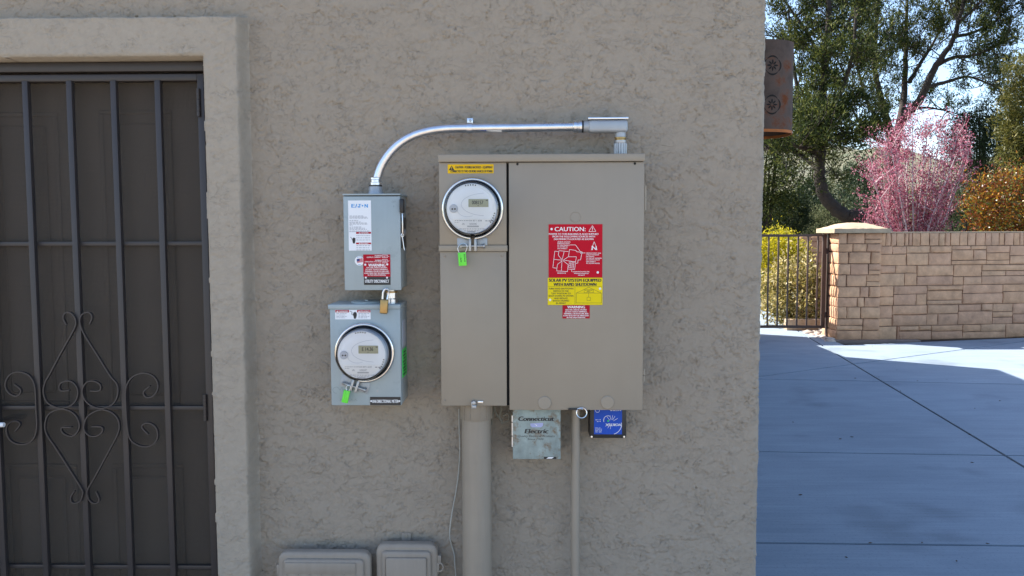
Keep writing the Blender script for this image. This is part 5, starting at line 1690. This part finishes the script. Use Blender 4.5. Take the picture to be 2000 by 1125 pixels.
MB().box(sx0 - 0.215, sx0 + 0.01, pyg - 1.61, pyg + 0.2, p_top + 0.001, p_top + 0.03, 0.004).build('coping', M['capstone'], side, smooth=0)
for (a0, a1, z0, z1) in ashlar(1.6, p_top + 0.02, 15):
    stone_piece(side, (sx0, pyg - 1.6, -0.02), (0, 1, 0), (-1, 0, 0), a0, a1, z0, z1, proud=0.02)
# short footing in front of the pillar
MB().box(pl_l.x - 0.12, pl_r.x + 0.55, pl_l.y - 0.10, pl_l.y + 0.02, -0.06, 0.006, 0.006).build('footing', pm('footing_concrete', (0.22, 0.17, 0.15), 0.9, bump=0.004, bs=50), None, loc=None)
bpy.data.objects['footing']['kind'] = 'structure'

# ------------------------------------------------------------------ brown gate
M['gate'] = pm('brown_gate_paint', (0.060, 0.030, 0.022), 0.45, var=0.15, vs=6)
gy = pl_l.y + 0.36
gate = empty('metal_gate', (U(1540, 640, gy).x, gy, 0), 'dark brown metal bar gate hung from the stone pillar', 'gate')
zt_g, zb_g = U(1550, 457.5, gy).z, max(U(1550, 640, gy).z, 0.03)
gx1 = U(1612, 550, gy).x
gx0 = U(1345, 500, pyg).x + 0.66
b_ = 0.019
def bar(x0, x1, y0, y1, z0, z1, nm): MB().box(x0, x1, y0, y1, z0, z1, 0.002, 1).build(nm, M['gate'], gate)
bar(gx0, gx1, gy - b_, gy + b_, zt_g - 0.036, zt_g, 'top_rail')
bar(gx0, gx1, gy - b_, gy + b_, zb_g - 0.004, zb_g + 0.034, 'bottom_rail')
bar(gx1 - 0.055, gx1, gy - b_ - 0.002, gy + b_ + 0.002, zb_g - 0.006, zt_g + 0.002, 'stile')
bar(gx0, gx0 + 0.05, gy - b_ - 0.002, gy + b_ + 0.002, zb_g - 0.006, zt_g + 0.002, 'stile')
g5, g0 = U(1596, 550, gy).x, U(1500, 550, gy).x
sp_g = (g5 - g0) / 5
xx = g5
while xx > gx0 + 0.07:
    bar(xx - 0.011, xx + 0.011, gy - 0.011, gy + 0.011, zb_g + 0.030, zt_g - 0.032, 'bar')
    xx -= sp_g
xp = U(1617, 550, gy).x
post = empty('gate_post', (xp, gy, 0), 'dark brown metal gate post bolted to the lit side of the pillar', 'post')
MB().box(gx1 + 0.018, xp + 0.035, gy - 0.035, gy + 0.035, -0.05, zt_g + 0.012, 0.003, 1).build('post', M['gate'], post)
for z in (0.28, 1.20): MB().tube([(gx1 + 0.008, gy - 0.02, z), (gx1 + 0.008, gy - 0.02, z + 0.08)], 0.012, 8).build('hinge', M['gate'], post)
for z in (0.45, 1.05): MB().box(xp + 0.030, pl_l.x + 0.02, gy - 0.012, gy + 0.012, z, z + 0.05).build('bracket', M['gate'], post)

# ------------------------------------------------------------------ rocks, edging, dark wall behind the gate
M['rock'] = pm('river_rock', (0.42, 0.36, 0.31), 0.8, var=0.3, vs=9, bump=0.006, bs=30)
rr_ = random.Random(4)
def rock(p, s, name='river_rock'):
    bm = bmesh.new()
    bmesh.ops.create_icosphere(bm, subdivisions=2, radius=1.0)
    sx, sy, sz = s * rr_.uniform(.8, 1.3), s * rr_.uniform(.8, 1.3), s * rr_.uniform(.55, .8)
    ph = [rr_.uniform(0, 6) for _ in range(6)]
    for v in bm.verts:
        k_ = 1 + 0.12 * math.sin(v.co.x * 3 + ph[0]) + 0.10 * math.sin(v.co.y * 4 + ph[1]) + 0.10 * math.sin(v.co.z * 4 + ph[2])
        v.co = Vector((v.co.x * sx, v.co.y * sy, v.co.z * sz)) * k_ + Vector(p)
    me = bpy.data.meshes.new(name)
    bm.to_mesh(me); bm.free()
    o = link(name, me, M['rock'], None, smooth=60, loc=p)
    return tag(o, 'rounded pale river rock in the bed below the brown gate', 'rock', 'river rocks at the gate')
quads_ = [gxy(1566, 646), gxy(1612, 646), gxy(1626, 668), gxy(1600, 660)]
placed = []
tries = 0
while len(placed) < 42 and tries < 4000:
    tries += 1
    u, v = rr_.random(), rr_.random()
    p = quads_[0].lerp(quads_[1], u).lerp(quads_[3].lerp(quads_[2], u), v)
    s = rr_.uniform(0.028, 0.075)
    if all((p - q).length > (s + t) * 0.85 for q, t in placed):
        placed.append((p, s))
        rock((p.x, p.y, -0.03 + s * 0.45), s)
ed0, ed1 = G(1533, 641), G(1604, 641)
yE = gy + 0.75
xE0, xE1 = U(1536, 640, yE).x, U(1640, 640, yE).x
curb = empty('edging_curb', ((xE0 + xE1) / 2, yE, 0), 'low tan block edging in front of the variegated shrub', 'edging')
xx = xE0
while xx < xE1:
    w = 0.30
    MB().box(xx + 0.004, xx + w - 0.004, yE, yE + 0.16, -0.06, 0.17, 0.012, 2).build('block', M['capstone'], curb)
    xx += w
yK = gy + 2.9
kx0 = U(1562, 500, yK).x
back = empty('block_wall', (kx0 + 1.0, yK, 0), 'dark shaded block wall standing behind the round shrub', 'wall')
kz = U(1580, 462, yK).z
MB().box(kx0, kx0 + 2.6, yK + 0.012, yK + 0.2, -0.05, kz).build('core', M['mortar'], back, smooth=0)
z = 0.0
k_ = 0
while z < kz - 0.02:
    h = min(0.19, kz - z)
    a = -0.2 if k_ % 2 else 0.0
    while a < 2.6:
        b0, b1 = max(a, 0), min(a + 0.4, 2.6)
        MB().box(kx0 + b0 + 0.004, kx0 + b1 - 0.004, yK, yK + 0.10, z + 0.004, z + h - 0.004, 0.004, 1).build('block', M['stone'], back)
        a += 0.4
    z += h; k_ += 1

# fallen leaves and specks on the concrete
M['deadleaf'] = pm('dead_leaf', (0.10, 0.06, 0.03), 0.8, var=0.3)
lr = random.Random(9)
spots = [(1549, 826), (1673, 740), (1716, 736), (1760, 766), (1795, 745), (1852, 742), (1894, 851), (1896, 906), (1651, 1092), (1866, 1098), (1566, 967), (1664, 855), (1955, 782), (1905, 800), (1750, 724), (1703, 678), (1930, 1065), (1700, 1062), (1800, 1062), (1640, 858)]
for (a, b) in spots:
    p = G(a + lr.uniform(-3, 3), b + lr.uniform(-2, 2))
    L = lr.uniform(0.006, 0.016)
    th = lr.uniform(0, 6.28)
    ux, uy = Vector((math.cos(th), math.sin(th), 0)) * L, Vector((-math.sin(th), math.cos(th), 0)) * L * 0.38
    prof_ = [(-1, 0), (-0.5, 0.8), (0.2, 1), (1, 0), (0.2, -1), (-0.5, -0.8)]
    m = MB()
    c0 = m.bm.verts.new(Vector((p.x, p.y, 0.003)))
    rim = [m.bm.verts.new(Vector((p.x, p.y, 0.003 + 0.003 * abs(w_) + lr.uniform(0, .003))) + ux * q_ + uy * w_) for q_, w_ in prof_]
    for i in range(6): m.bm.faces.new((c0, rim[i], rim[(i + 1) % 6]))
    o = m.build('fallen_leaf', M['deadleaf'], None, loc=(p.x, p.y, 0))
    tag(o, 'small dry fallen leaf lying on the shaded concrete patio', 'leaf', 'dry leaves on the patio')
# ------------------------------------------------------------------ plants
def leaf_mesh(name, base, dirs, L, Wd, mat, parent, rngl, curl=0.15):
    """rhombic leaves: base (n,3), dirs (n,3) unit, lengths, widths"""
    n = len(base)
    rnd = rngl.normal(size=(n, 3))
    side = np.cross(dirs, rnd)
    side /= np.linalg.norm(side, axis=1, keepdims=True) + 1e-9
    nrm = np.cross(side, dirs)
    L = L[:, None]; Wd = Wd[:, None]
    v0 = base
    v1 = base + dirs * L * 0.45 + side * Wd * 0.5 + nrm * L * curl * 0.4
    v2 = base + dirs * L - nrm * L * curl * 0.4
    v3 = base + dirs * L * 0.45 - side * Wd * 0.5 + nrm * L * curl * 0.4
    V = np.stack([v0, v1, v2, v3], 1).reshape(-1, 3)
    Fq = np.arange(4 * n).reshape(n, 4)
    return link(name, np_mesh(name, V, Fq), mat, parent, smooth=0)
def unit(a):
    return a / (np.linalg.norm(a, axis=1, keepdims=True) + 1e-9)
M['bark'] = pm('dark_bark', (0.040, 0.030, 0.024), 0.9, var=0.35, vs=12, bump=0.02, bs=25)
M['bark_pale'] = pm('pale_bark', (0.16, 0.12, 0.10), 0.85, var=0.3, vs=12, bump=0.01, bs=25)
M['twig_grey'] = pm('grey_twig', (0.42, 0.35, 0.35), 0.75, var=0.2)

class Tree:
    def __init__(self, seed):
        self.r = random.Random(seed)
        self.mb = MB()
        self.twigs = []                    # (point, direction) where leaves sit
        self.segs = 0
    def limb(self, pts, r0, r1, seg=8):
        P = catmull(pts, 5)
        n = len(P)
        P = [p + Vector((self.r.uniform(-1, 1), self.r.uniform(-1, 1), self.r.uniform(-1, 1))) * r0 * 0.12 for p in P]
        self.mb.tube(P, [r0 + (r1 - r0) * i / (n - 1) for i in range(n)], seg)
        return P
    def shoot(self, p, d, L, rad, level, spread=0.7, up=0.15, droop=0.0, kids=4, minlev=0, leaf_from=0.25):
        """a branch that wanders and forks; the last level carries leaves"""
        r = self.r
        n = 5 if level > minlev else 4
        P = [p.copy()]
        dd = d.normalized()
        for i in range(n):
            dd = (dd + Vector((r.gauss(0, .16), r.gauss(0, .16), r.gauss(0, .14) + up * 0.25 - droop * 0.2))).normalized()
            P.append(P[-1] + dd * (L / n))
        self.mb.tube(P, [max(rad * (1 - 0.75 * i / n), 0.002) for i in range(n + 1)], 5 if level > minlev else 3, cap=False)
        if level <= minlev:
            for i in range(n + 1):
                if i / n >= leaf_from:
                    t = (P[min(i + 1, n)] - P[max(i - 1, 0)]).normalized()
                    self.twigs.append((P[i], t))
            return
        for k in range(kids):
            t = r.uniform(0.25, 1.0) if k else 1.0
            i = min(int(t * n), n - 1)
            q = P[i].lerp(P[i + 1], t * n - i)
            bd = (P[i + 1] - P[i]).normalized()
            rv = Vector((r.gauss(0, 1), r.gauss(0, 1), r.gauss(0, 0.8))).normalized()
            nd = (bd + rv * spread + Vector((0, 0, up))).normalized()
            self.shoot(q, nd, L * r.uniform(0.45, 0.75), rad * 0.5, level - 1, spread, up, droop, kids, minlev, leaf_from)
def along(P, t):
    i = min(int(t * (len(P) - 1)), len(P) - 2)
    f = t * (len(P) - 1) - i
    return P[i].lerp(P[i + 1], f), (P[i + 1] - P[i]).normalized()

def dress(tr, name, label, cat, base, group, woodmat, leafm, per, spreadr, L0, L1, W0_, W1_, bias=(0, 0, 0.35), cone=0.9, crown='crown', seed=1):
    rt = empty(name, base, label, cat, group)
    tr.mb.build('trunk', woodmat, rt, smooth=60)
    rg = np.random.default_rng(seed)
    T_ = np.array([tuple(t[0]) for t in tr.twigs]); D_ = np.array([tuple(t[1]) for t in tr.twigs])
    T_ = np.repeat(T_, per, 0); D_ = np.repeat(D_, per, 0)
    n = len(T_)
    pos = T_ + rg.normal(size=(n, 3)) * spreadr
    d = unit(D_ + rg.normal(size=(n, 3)) * cone + np.array(bias))
    leaf_mesh(crown, pos, d, rg.uniform(L0, L1, n), rg.uniform(W0_, W1_, n), leafm, rt, rg)
    return rt

PINE = leafmat('pine_needles', [(0.010, 0.020, 0.007), (0.026, 0.042, 0.012), (0.060, 0.078, 0.018), (0.15, 0.155, 0.035)], 0.6, 0.28, 0.12)
PINE2 = leafmat('yellow_pine_needles', [(0.05, 0.06, 0.015), (0.12, 0.12, 0.025), (0.20, 0.17, 0.04)], 0.5, 0.3)
JUNI = leafmat('juniper_needles', [(0.014, 0.026, 0.016), (0.028, 0.046, 0.022), (0.05, 0.07, 0.03)], 0.6, 0.2, 0.12)
SCRUB = leafmat('scrub_leaves', [(0.06, 0.075, 0.03), (0.10, 0.11, 0.05), (0.15, 0.15, 0.08)], 0.7, 0.25, 0.1)
PLUM = leafmat('plum_blossom', [(0.14, 0.025, 0.045), (0.32, 0.07, 0.115), (0.46, 0.15, 0.21), (0.56, 0.32, 0.36)], 0.6, 0.35)
BRONZE = leafmat('bronze_leaves', [(0.07, 0.018, 0.010), (0.18, 0.04, 0.012), (0.36, 0.12, 0.018), (0.09, 0.11, 0.02), (0.14, 0.16, 0.03), (0.62, 0.29, 0.02)], 0.35, 0.3)
LIME = leafmat('lime_leaves', [(0.20, 0.20, 0.01), (0.45, 0.40, 0.015), (0.62, 0.50, 0.03)], 0.45, 0.45)
VARI = leafmat('variegated_leaves', [(0.06, 0.08, 0.02), (0.22, 0.17, 0.03), (0.52, 0.42, 0.14), (0.62, 0.52, 0.28), (0.18, 0.17, 0.04)], 0.4, 0.4)

def Q(px, py, dep, dy=0.0):
    return U(px, py, dep + dy)

# -- big leaning pine (its dark trunk bends behind the pillar)
d0 = 15.5
t = Tree(21)
base = Vector((Q(1700, 450, d0).x + 0.35, d0, -0.4))
trunk = t.limb([base, Q(1688, 440, d0), Q(1655, 424, d0), Q(1625, 402, d0), Q(1606, 372, d0), Q(1600, 335, d0), Q(1602, 295, d0), Q(1603, 250, d0), Q(1606, 190, d0), Q(1612, 120, d0), Q(1618, 40, d0), Q(1622, -70, d0)], 0.17, 0.05, 10)
mains = [trunk[int(len(trunk) * .45):]]
mains.append(t.limb([Q(1602, 290, d0), Q(1580, 255, d0, .3), Q(1560, 190, d0, .5), Q(1548, 110, d0, .6), Q(1540, 20, d0, .8)], 0.075, 0.02))
mains.append(t.limb([Q(1603, 270, d0), Q(1620, 220, d0, -.3), Q(1650, 160, d0, -.6), Q(1668, 90, d0, -.8), Q(1672, 0, d0, -.9)], 0.075, 0.02))
mains.append(t.limb([Q(1602, 300, d0), Q(1570, 290, d0, -.5), Q(1530, 280, d0, -.8), Q(1490, 290, d0, -1)], 0.06, 0.015))
mains.append(t.limb([Q(1600, 330, d0), Q(1560, 300, d0, .8), Q(1510, 270, d0, 1.4), Q(1470, 230, d0, 1.8)], 0.06, 0.015))
mains.append(t.limb([Q(1610, 130, d0), Q(1580, 70, d0, .6), Q(1545, 20, d0, .9), Q(1510, -30, d0, 1)], 0.05, 0.015))
mains.append(t.limb([Q(1612, 120, d0), Q(1645, 70, d0, .4), Q(1670, 10, d0, .7), Q(1690, -60, d0, 1)], 0.05, 0.015))
mains.append(t.limb([Q(1602, 280, d0), Q(1640, 262, d0, -.4), Q(1668, 258, d0, -.7)], 0.04, 0.012))
for P in mains:
    for k in range(20):
        q, dr = along(P, t.r.uniform(0.08, 1.0))
        rv = Vector((t.r.gauss(0, 1), t.r.gauss(0, 1), t.r.gauss(0, .55))).normalized()
        t.shoot(q, dr * 0.4 + rv, t.r.uniform(0.5, 1.0), 0.018, 1, 0.8, 0.25, 0, 6)
dress(t, 'pine_tree', 'big dark pine with a leaning curved trunk rising behind the pillar', 'tree', base, None, M['bark'], PINE, 14, 0.058, 0.06, 0.12, 0.014, 0.028, cone=0.9, seed=2)

# -- open pine whose limbs fan out against the sky
d1 = 18.5
t = Tree(33)
base = Vector((Q(1745, 450, d1).x, d1, -0.6))
tk = t.limb([base, Q(1744, 440, d1), Q(1742, 390, d1), Q(1742, 340, d1), Q(1744, 300, d1)], 0.24, 0.17, 10)
L_ = []
L_.append(t.limb([Q(1744, 305, d1), Q(1740, 270, d1), Q(1727, 215, d1), Q(1716, 175, d1), Q(1708, 120, d1), Q(1712, 50, d1), Q(1708, -50, d1)], 0.12, 0.03))
L_.append(t.limb([Q(1746, 300, d1), Q(1756, 250, d1, .3), Q(1764, 200, d1, .5), Q(1768, 130, d1, .6), Q(1770, 60, d1, .6), Q(1774, -30, d1, .7)], 0.12, 0.03))
L_.append(t.limb([Q(1750, 262, d1), Q(1772, 222, d1, -.3), Q(1796, 196, d1, -.5), Q(1820, 142, d1, -.7), Q(1842, 108, d1, -.8), Q(1864, 72, d1, -.9), Q(1880, 10, d1, -1), Q(1890, -50, d1, -1)], 0.12, 0.03))
L_.append(t.limb([Q(1826, 130, d1, -.7), Q(1860, 113, d1, -.8), Q(1900, 108, d1, -1), Q(1940, 92, d1, -1.1), Q(1975, 60, d1, -1.2)], 0.055, 0.012))
L_.append(t.limb([Q(1812, 170, d1, -.6), Q(1850, 160, d1, -.3), Q(1890, 150, d1, 0), Q(1935, 165, d1, .2), Q(1965, 180, d1, .3)], 0.05, 0.012))
L_.append(t.limb([Q(1770, 222, d1, -.3), Q(1800, 210, d1, .2), Q(1840, 215, d1, .5), Q(1880, 225, d1, .7)], 0.04, 0.01))
L_.append(t.limb([Q(1776, 160, d1, .5), Q(1800, 120, d1, .8), Q(1830, 70, d1, 1.2), Q(1850, 0, d1, 1.4)], 0.06, 0.015))
L_.append(t.limb([Q(1864, 72, d1, -.9), Q(1905, 62, d1, -.9), Q(1945, 40, d1, -.9), Q(1980, 10, d1, -1)], 0.045, 0.01))
L_.append(t.limb([Q(1740, 260, d1), Q(1715, 235, d1, .5), Q(1690, 190, d1, .9), Q(1675, 130, d1, 1.2), Q(1660, 50, d1, 1.5)], 0.07, 0.015))
L_.append(t.limb([Q(1745, 285, d1), Q(1705, 268, d1, -.5), Q(1675, 232, d1, -.8), Q(1655, 190, d1, -1)], 0.06, 0.012))
L_.append(t.limb([Q(1712, 60, d1), Q(1690, 20, d1, -.3), Q(1680, -30, d1, -.5)], 0.04, 0.012))
L_.append(t.limb([Q(1875, 40, d1, -1), Q(1910, 10, d1, -1.2), Q(1930, -30, d1, -1.4)], 0.04, 0.012))
for i, P in enumerate(L_):
    kk = int(1.35 * [15, 15, 16, 13, 12, 8, 14, 12, 16, 12, 12, 10][i])
    lo = [0.45, 0.35, 0.5, 0.3, 0.35, 0.3, 0.3, 0.2, 0.3, 0.3, 0.1, 0.1][i]
    for k in range(kk):
        q, dr = along(P, t.r.uniform(lo, 1.0))
        rv = Vector((t.r.gauss(0, 1), t.r.gauss(0, 1), t.r.gauss(0, .6))).normalized()
        t.shoot(q, dr * 0.6 + rv, t.r.uniform(0.5, 1.05), 0.016, 1, 0.8, 0.3, 0, 5)
dress(t, 'open_pine_tree', 'tall open pine with dark limbs fanning out against the sky', 'tree', base, None, M['bark'], PINE, 13, 0.055, 0.06, 0.12, 0.014, 0.028, cone=0.9, seed=3)

# -- low juniper behind, right of the blossom tree
def bushy(name, label, cat, px, py_top, py_bot, wpx, dep, leafm, n, Ls, Ws, seed, group=None, base_z=-0.3, zcut=None, wood=None, shape=1.0, clump=26, trunk_r=0.05):
    """a rounded crown of leaf clumps over a forked stem"""
    r = random.Random(seed); rg = np.random.default_rng(seed)
    c = Q(px, (py_top + py_bot) / 2, dep)
    rx = wpx / 2 * S(dep); rz = (py_bot - py_top) / 2 * S(dep)
    base = Vector((c.x, dep, base_z))
    rt = empty(name, base, label, cat, group)
    mb = MB()
    for k in range(7):
        a = r.uniform(0, 6.28)
        tip = c + Vector((math.cos(a) * rx * .75 * r.random(), math.sin(a) * rx * .75 * r.random(), rz * r.uniform(-.2, .8)))
        mid = base.lerp(tip, 0.5) + Vector((r.uniform(-.1, .1), r.uniform(-.1, .1), 0))
        mb.tube(catmull([base, mid, tip], 4), [trunk_r * (1 - .85 * i / 8) for i in range(9)], 5, cap=False)
    mb.build('trunk', wood or M['bark'], rt, smooth=60)
    nc = max(n // clump, 4)
    v = unit(rg.normal(size=(nc, 3)))
    rad = rg.uniform(0.35, 1.0, (nc, 1)) ** 0.5
    cc = v * rad * np.array([rx, rx * 0.9, rz]) * (1 + 0.20 * rg.normal(size=(nc, 1)))
    cc[:, 2] = np.where(cc[:, 2] < 0, cc[:, 2] * shape, cc[:, 2])
    pos = np.repeat(cc, clump, 0) + rg.normal(size=(nc * clump, 3)) * min(rx, rz) * 0.13
    d = unit(np.repeat(v, clump, 0) * 0.5 + rg.normal(size=(nc * clump, 3)) * 0.8 + np.array([0, 0, 0.35]))
    pos = pos + np.array(tuple(c))
    ok = pos[:, 2] > base_z + 0.05
    pos, d = pos[ok], d[ok]
    m_ = len(pos)
    leaf_mesh('crown', pos, d, rg.uniform(*Ls, m_), rg.uniform(*Ws, m_), leafm, rt, rg)
    return rt
bushy('juniper_tree', 'dark green juniper crown behind the pink blossom tree', 'tree', 1925, 215, 345, 150, 19.0, JUNI, 15000, (0.06, 0.12), (0.014, 0.03), 5, trunk_r=0.09, base_z=-0.6)
bushy('juniper_tree', 'grey green juniper with a bare trunk behind the garden wall', 'tree', 1885, 330, 455, 110, 21.0, JUNI, 7000, (0.06, 0.12), (0.014, 0.03), 6, trunk_r=0.10, base_z=-0.6)
bushy('yellow_pine_tree', 'sunlit yellow green pine beside the bronze shrub', 'tree', 2012, 105, 365, 100, 15.5, PINE2, 14000, (0.08, 0.14), (0.014, 0.03), 7, trunk_r=0.10, base_z=-0.6)
bushy('young_pine_tree', 'dark young pine close to the house corner and rusty lantern', 'tree', 1492, 250, 440, 130, 16.5, PINE, 12000, (0.06, 0.12), (0.012, 0.028), 8, trunk_r=0.08, base_z=-0.5)
bushy('small_conifer', 'small green conifer beyond the brown gate', 'tree', 1545, 372, 470, 70, 17.5, JUNI, 7000, (0.05, 0.10), (0.014, 0.03), 9, trunk_r=0.05, base_z=-0.5)
for i, (px, y0, y1, w, dep, lab) in enumerate(((1600, 405, 475, 130, 26, 'pale green scrub bush behind the stone pillar'), (1510, 415, 480, 120, 24, 'pale green scrub bush behind the brown gate top'), (1830, 415, 480, 120, 27, 'pale green scrub bush behind the garden wall and blossom tree'))):
    bushy('scrub_bush', lab, 'shrub', px, y0, y1, w, dep, SCRUB, 6000, (0.06, 0.13), (0.02, 0.045), 20 + i, group='scrub bushes beyond the wall', trunk_r=0.04, base_z=-0.9)

for i, (px, y0, y1, w, dep, lf, lab) in enumerate(((1585, 350, 470, 90, 40, JUNI, 'dark oak bush on the slope left of the leaning trunk'), (1700, 300, 470, 100, 46, JUNI, 'tall dark oak behind the pink blossom tree'), (1640, 300, 460, 80, 60, SCRUB, 'tall pale oak on the slope far behind the leaning pine'))):
    bushy('oak_tree', lab, 'tree', px, y0, y1, w, dep, lf, 6000, (0.10, 0.24), (0.05, 0.10), 40 + i, trunk_r=0.10, base_z=-1.5)
# -- pink blossom tree
d2 = 12.0
t = Tree(55)
base = Vector((Q(1785, 460, d2).x, d2, -0.10))
tp = t.limb([base, base + Vector((0.01, 0, 0.55)), base + Vector((0.02, 0, 0.95))], 0.065, 0.055, 8)
tops = [(1693, 330), (1700, 300), (1708, 345), (1722, 280), (1738, 290), (1748, 262), (1765, 250), (1785, 238), (1800, 262), (1815, 245), (1838, 232), (1852, 262), (1870, 250), (1885, 270), (1898, 262), (1888, 310), (1870, 300), (1850, 320), (1760, 300), (1730, 330), (1720, 385), (1705, 400), (1775, 275), (1825, 285), (1790, 310), (1860, 360), (1695, 425), (1715, 440), (1845, 400)]
for (a, b) in tops:
    dy = t.r.uniform(-.6, .6)
    tip = Q(a + t.r.uniform(-4, 4), b + t.r.uniform(-5, 5), d2, dy)
    st = tp[t.r.randint(6, len(tp) - 1)] if b < 390 else tp[4]
    mid = st.lerp(tip, 0.5) + Vector((0, 0, -0.05)) + (tip - st).cross(Vector((0, 1, 0))).normalized() * t.r.uniform(-.06, .06)
    P = t.limb([st, mid, tip], 0.020, 0.005, 6)
    for k in range(12):
        q, dr = along(P, t.r.uniform(0.22, 1.0))
        rv = Vector((t.r.gauss(0, 1), t.r.gauss(0, 1), t.r.gauss(0.3, .5))).normalized()
        t.shoot(q, dr * 1.0 + rv * 1.0, t.r.uniform(0.22, 0.58), 0.006, 0, 0.5, 0.3, 0, 3, leaf_from=0.0)
    for k in range(8):
        t.twigs.append(along(P, t.r.uniform(0.35, 1.0)))
dress(t, 'blossom_tree', 'pink blossoming plum tree with grey upright twigs behind the garden wall', 'tree', base, None, M['twig_grey'], PLUM, 12, 0.040, 0.022, 0.050, 0.012, 0.028, cone=1.0, seed=4)

# -- bronze shrub, lime ball, variegated shrub
bushy('bronze_shrub', 'bronze and orange leaved shrub above the garden wall', 'shrub', 1985, 335, 480, 180, 12.3, BRONZE, 16000, (0.035, 0.075), (0.018, 0.035), 12, base_z=-0.1, trunk_r=0.03)
bushy('round_shrub', 'round yellow green shrub in sunlight behind the brown gate', 'shrub', 1518, 457, 560, 110, gy + 2.2, LIME, 15000, (0.025, 0.05), (0.014, 0.026), 13, base_z=0.0, shape=1.2, trunk_r=0.025)
bushy('variegated_shrub', 'loose cream and green variegated shrub behind the gate bars', 'shrub', 1548, 510, 645, 130, gy + 1.35, VARI, 7000, (0.05, 0.09), (0.02, 0.034), 14, base_z=0.0, shape=1.1, trunk_r=0.02)

# -- distant scrub and a house on the slope
rg = np.random.default_rng(77)
gm = bpy.data.objects['ground']
from mathutils.bvhtree import BVHTree
bv = BVHTree.FromPolygons([v.co for v in gm.data.vertices], [tuple(p.vertices) for p in gm.data.polygons])
def ground_z(x, y):
    h = bv.ray_cast(Vector((x, y, 2000)), Vector((0, 0, -1)))
    return h[0].z if h[0] else 0.0
pos = []
sz = []
for i in range(2200):
    y = 55 * (20 ** rg.random())
    x = y * rg.uniform(0.26, 0.66)
    z = ground_z(x, y)
    s = rg.uniform(0.8, 2.2) * (1 + y / 500)
    k = 26
    c = unit(rg.normal(size=(k, 3))) * np.array([s, s, s * 0.75]) * rg.uniform(0.5, 1.0, (k, 1))
    pos.append(c + np.array([x, y, z + s * 0.5])); sz.append(np.full(k, s))
pos = np.concatenate(pos); sz = np.concatenate(sz)
o = leaf_mesh('distant_scrub', pos, unit(rg.normal(size=pos.shape) + np.array([0, 0, .4])), sz * rg.uniform(0.5, 0.9, len(sz)), sz * rg.uniform(0.3, 0.6, len(sz)), SCRUB, None, rg)
tag(o, 'dark green scrub dotted over the far hillside', 'scrub', kind='stuff')
def far_house(px, dep, w, h, roofc, label):
    p = Q(px, 400, dep)
    z = ground_z(p.x, dep) - 0.3
    rt = empty('far_house', (p.x, dep, z), label, 'house', 'houses on the far slope')
    MB().box(p.x - w / 2, p.x + w / 2, dep, dep + 7, z, z + h).build('wall', M['stucco'], rt, smooth=0)
    m = MB()
    m.prism([(p.x - w / 2 - .6, z + h), (p.x + w / 2 + .6, z + h), (p.x + w / 2 - 2, z + h + 2.2), (p.x - w / 2 + 2, z + h + 2.2)], dep - .6, dep + 7.6)
    m.build('roof', roofc, rt, smooth=0)
    for k in (-.3, .05, .3):
        MB().box(p.x + k * w - .6, p.x + k * w + .6, dep - .05, dep + .02, z + 1.0, z + 2.2).build('window', M['black'], rt, smooth=0)
far_house(1635, 170, 13, 3.0, pm('red_roof', (0.20, 0.08, 0.06), .8), 'far house with a red roof on the slope behind the leaning pine')
far_house(1560, 230, 12, 3.0, pm('grey_roof', (0.2, 0.19, 0.18), .8), 'far house with a grey roof on the slope beyond the gate')
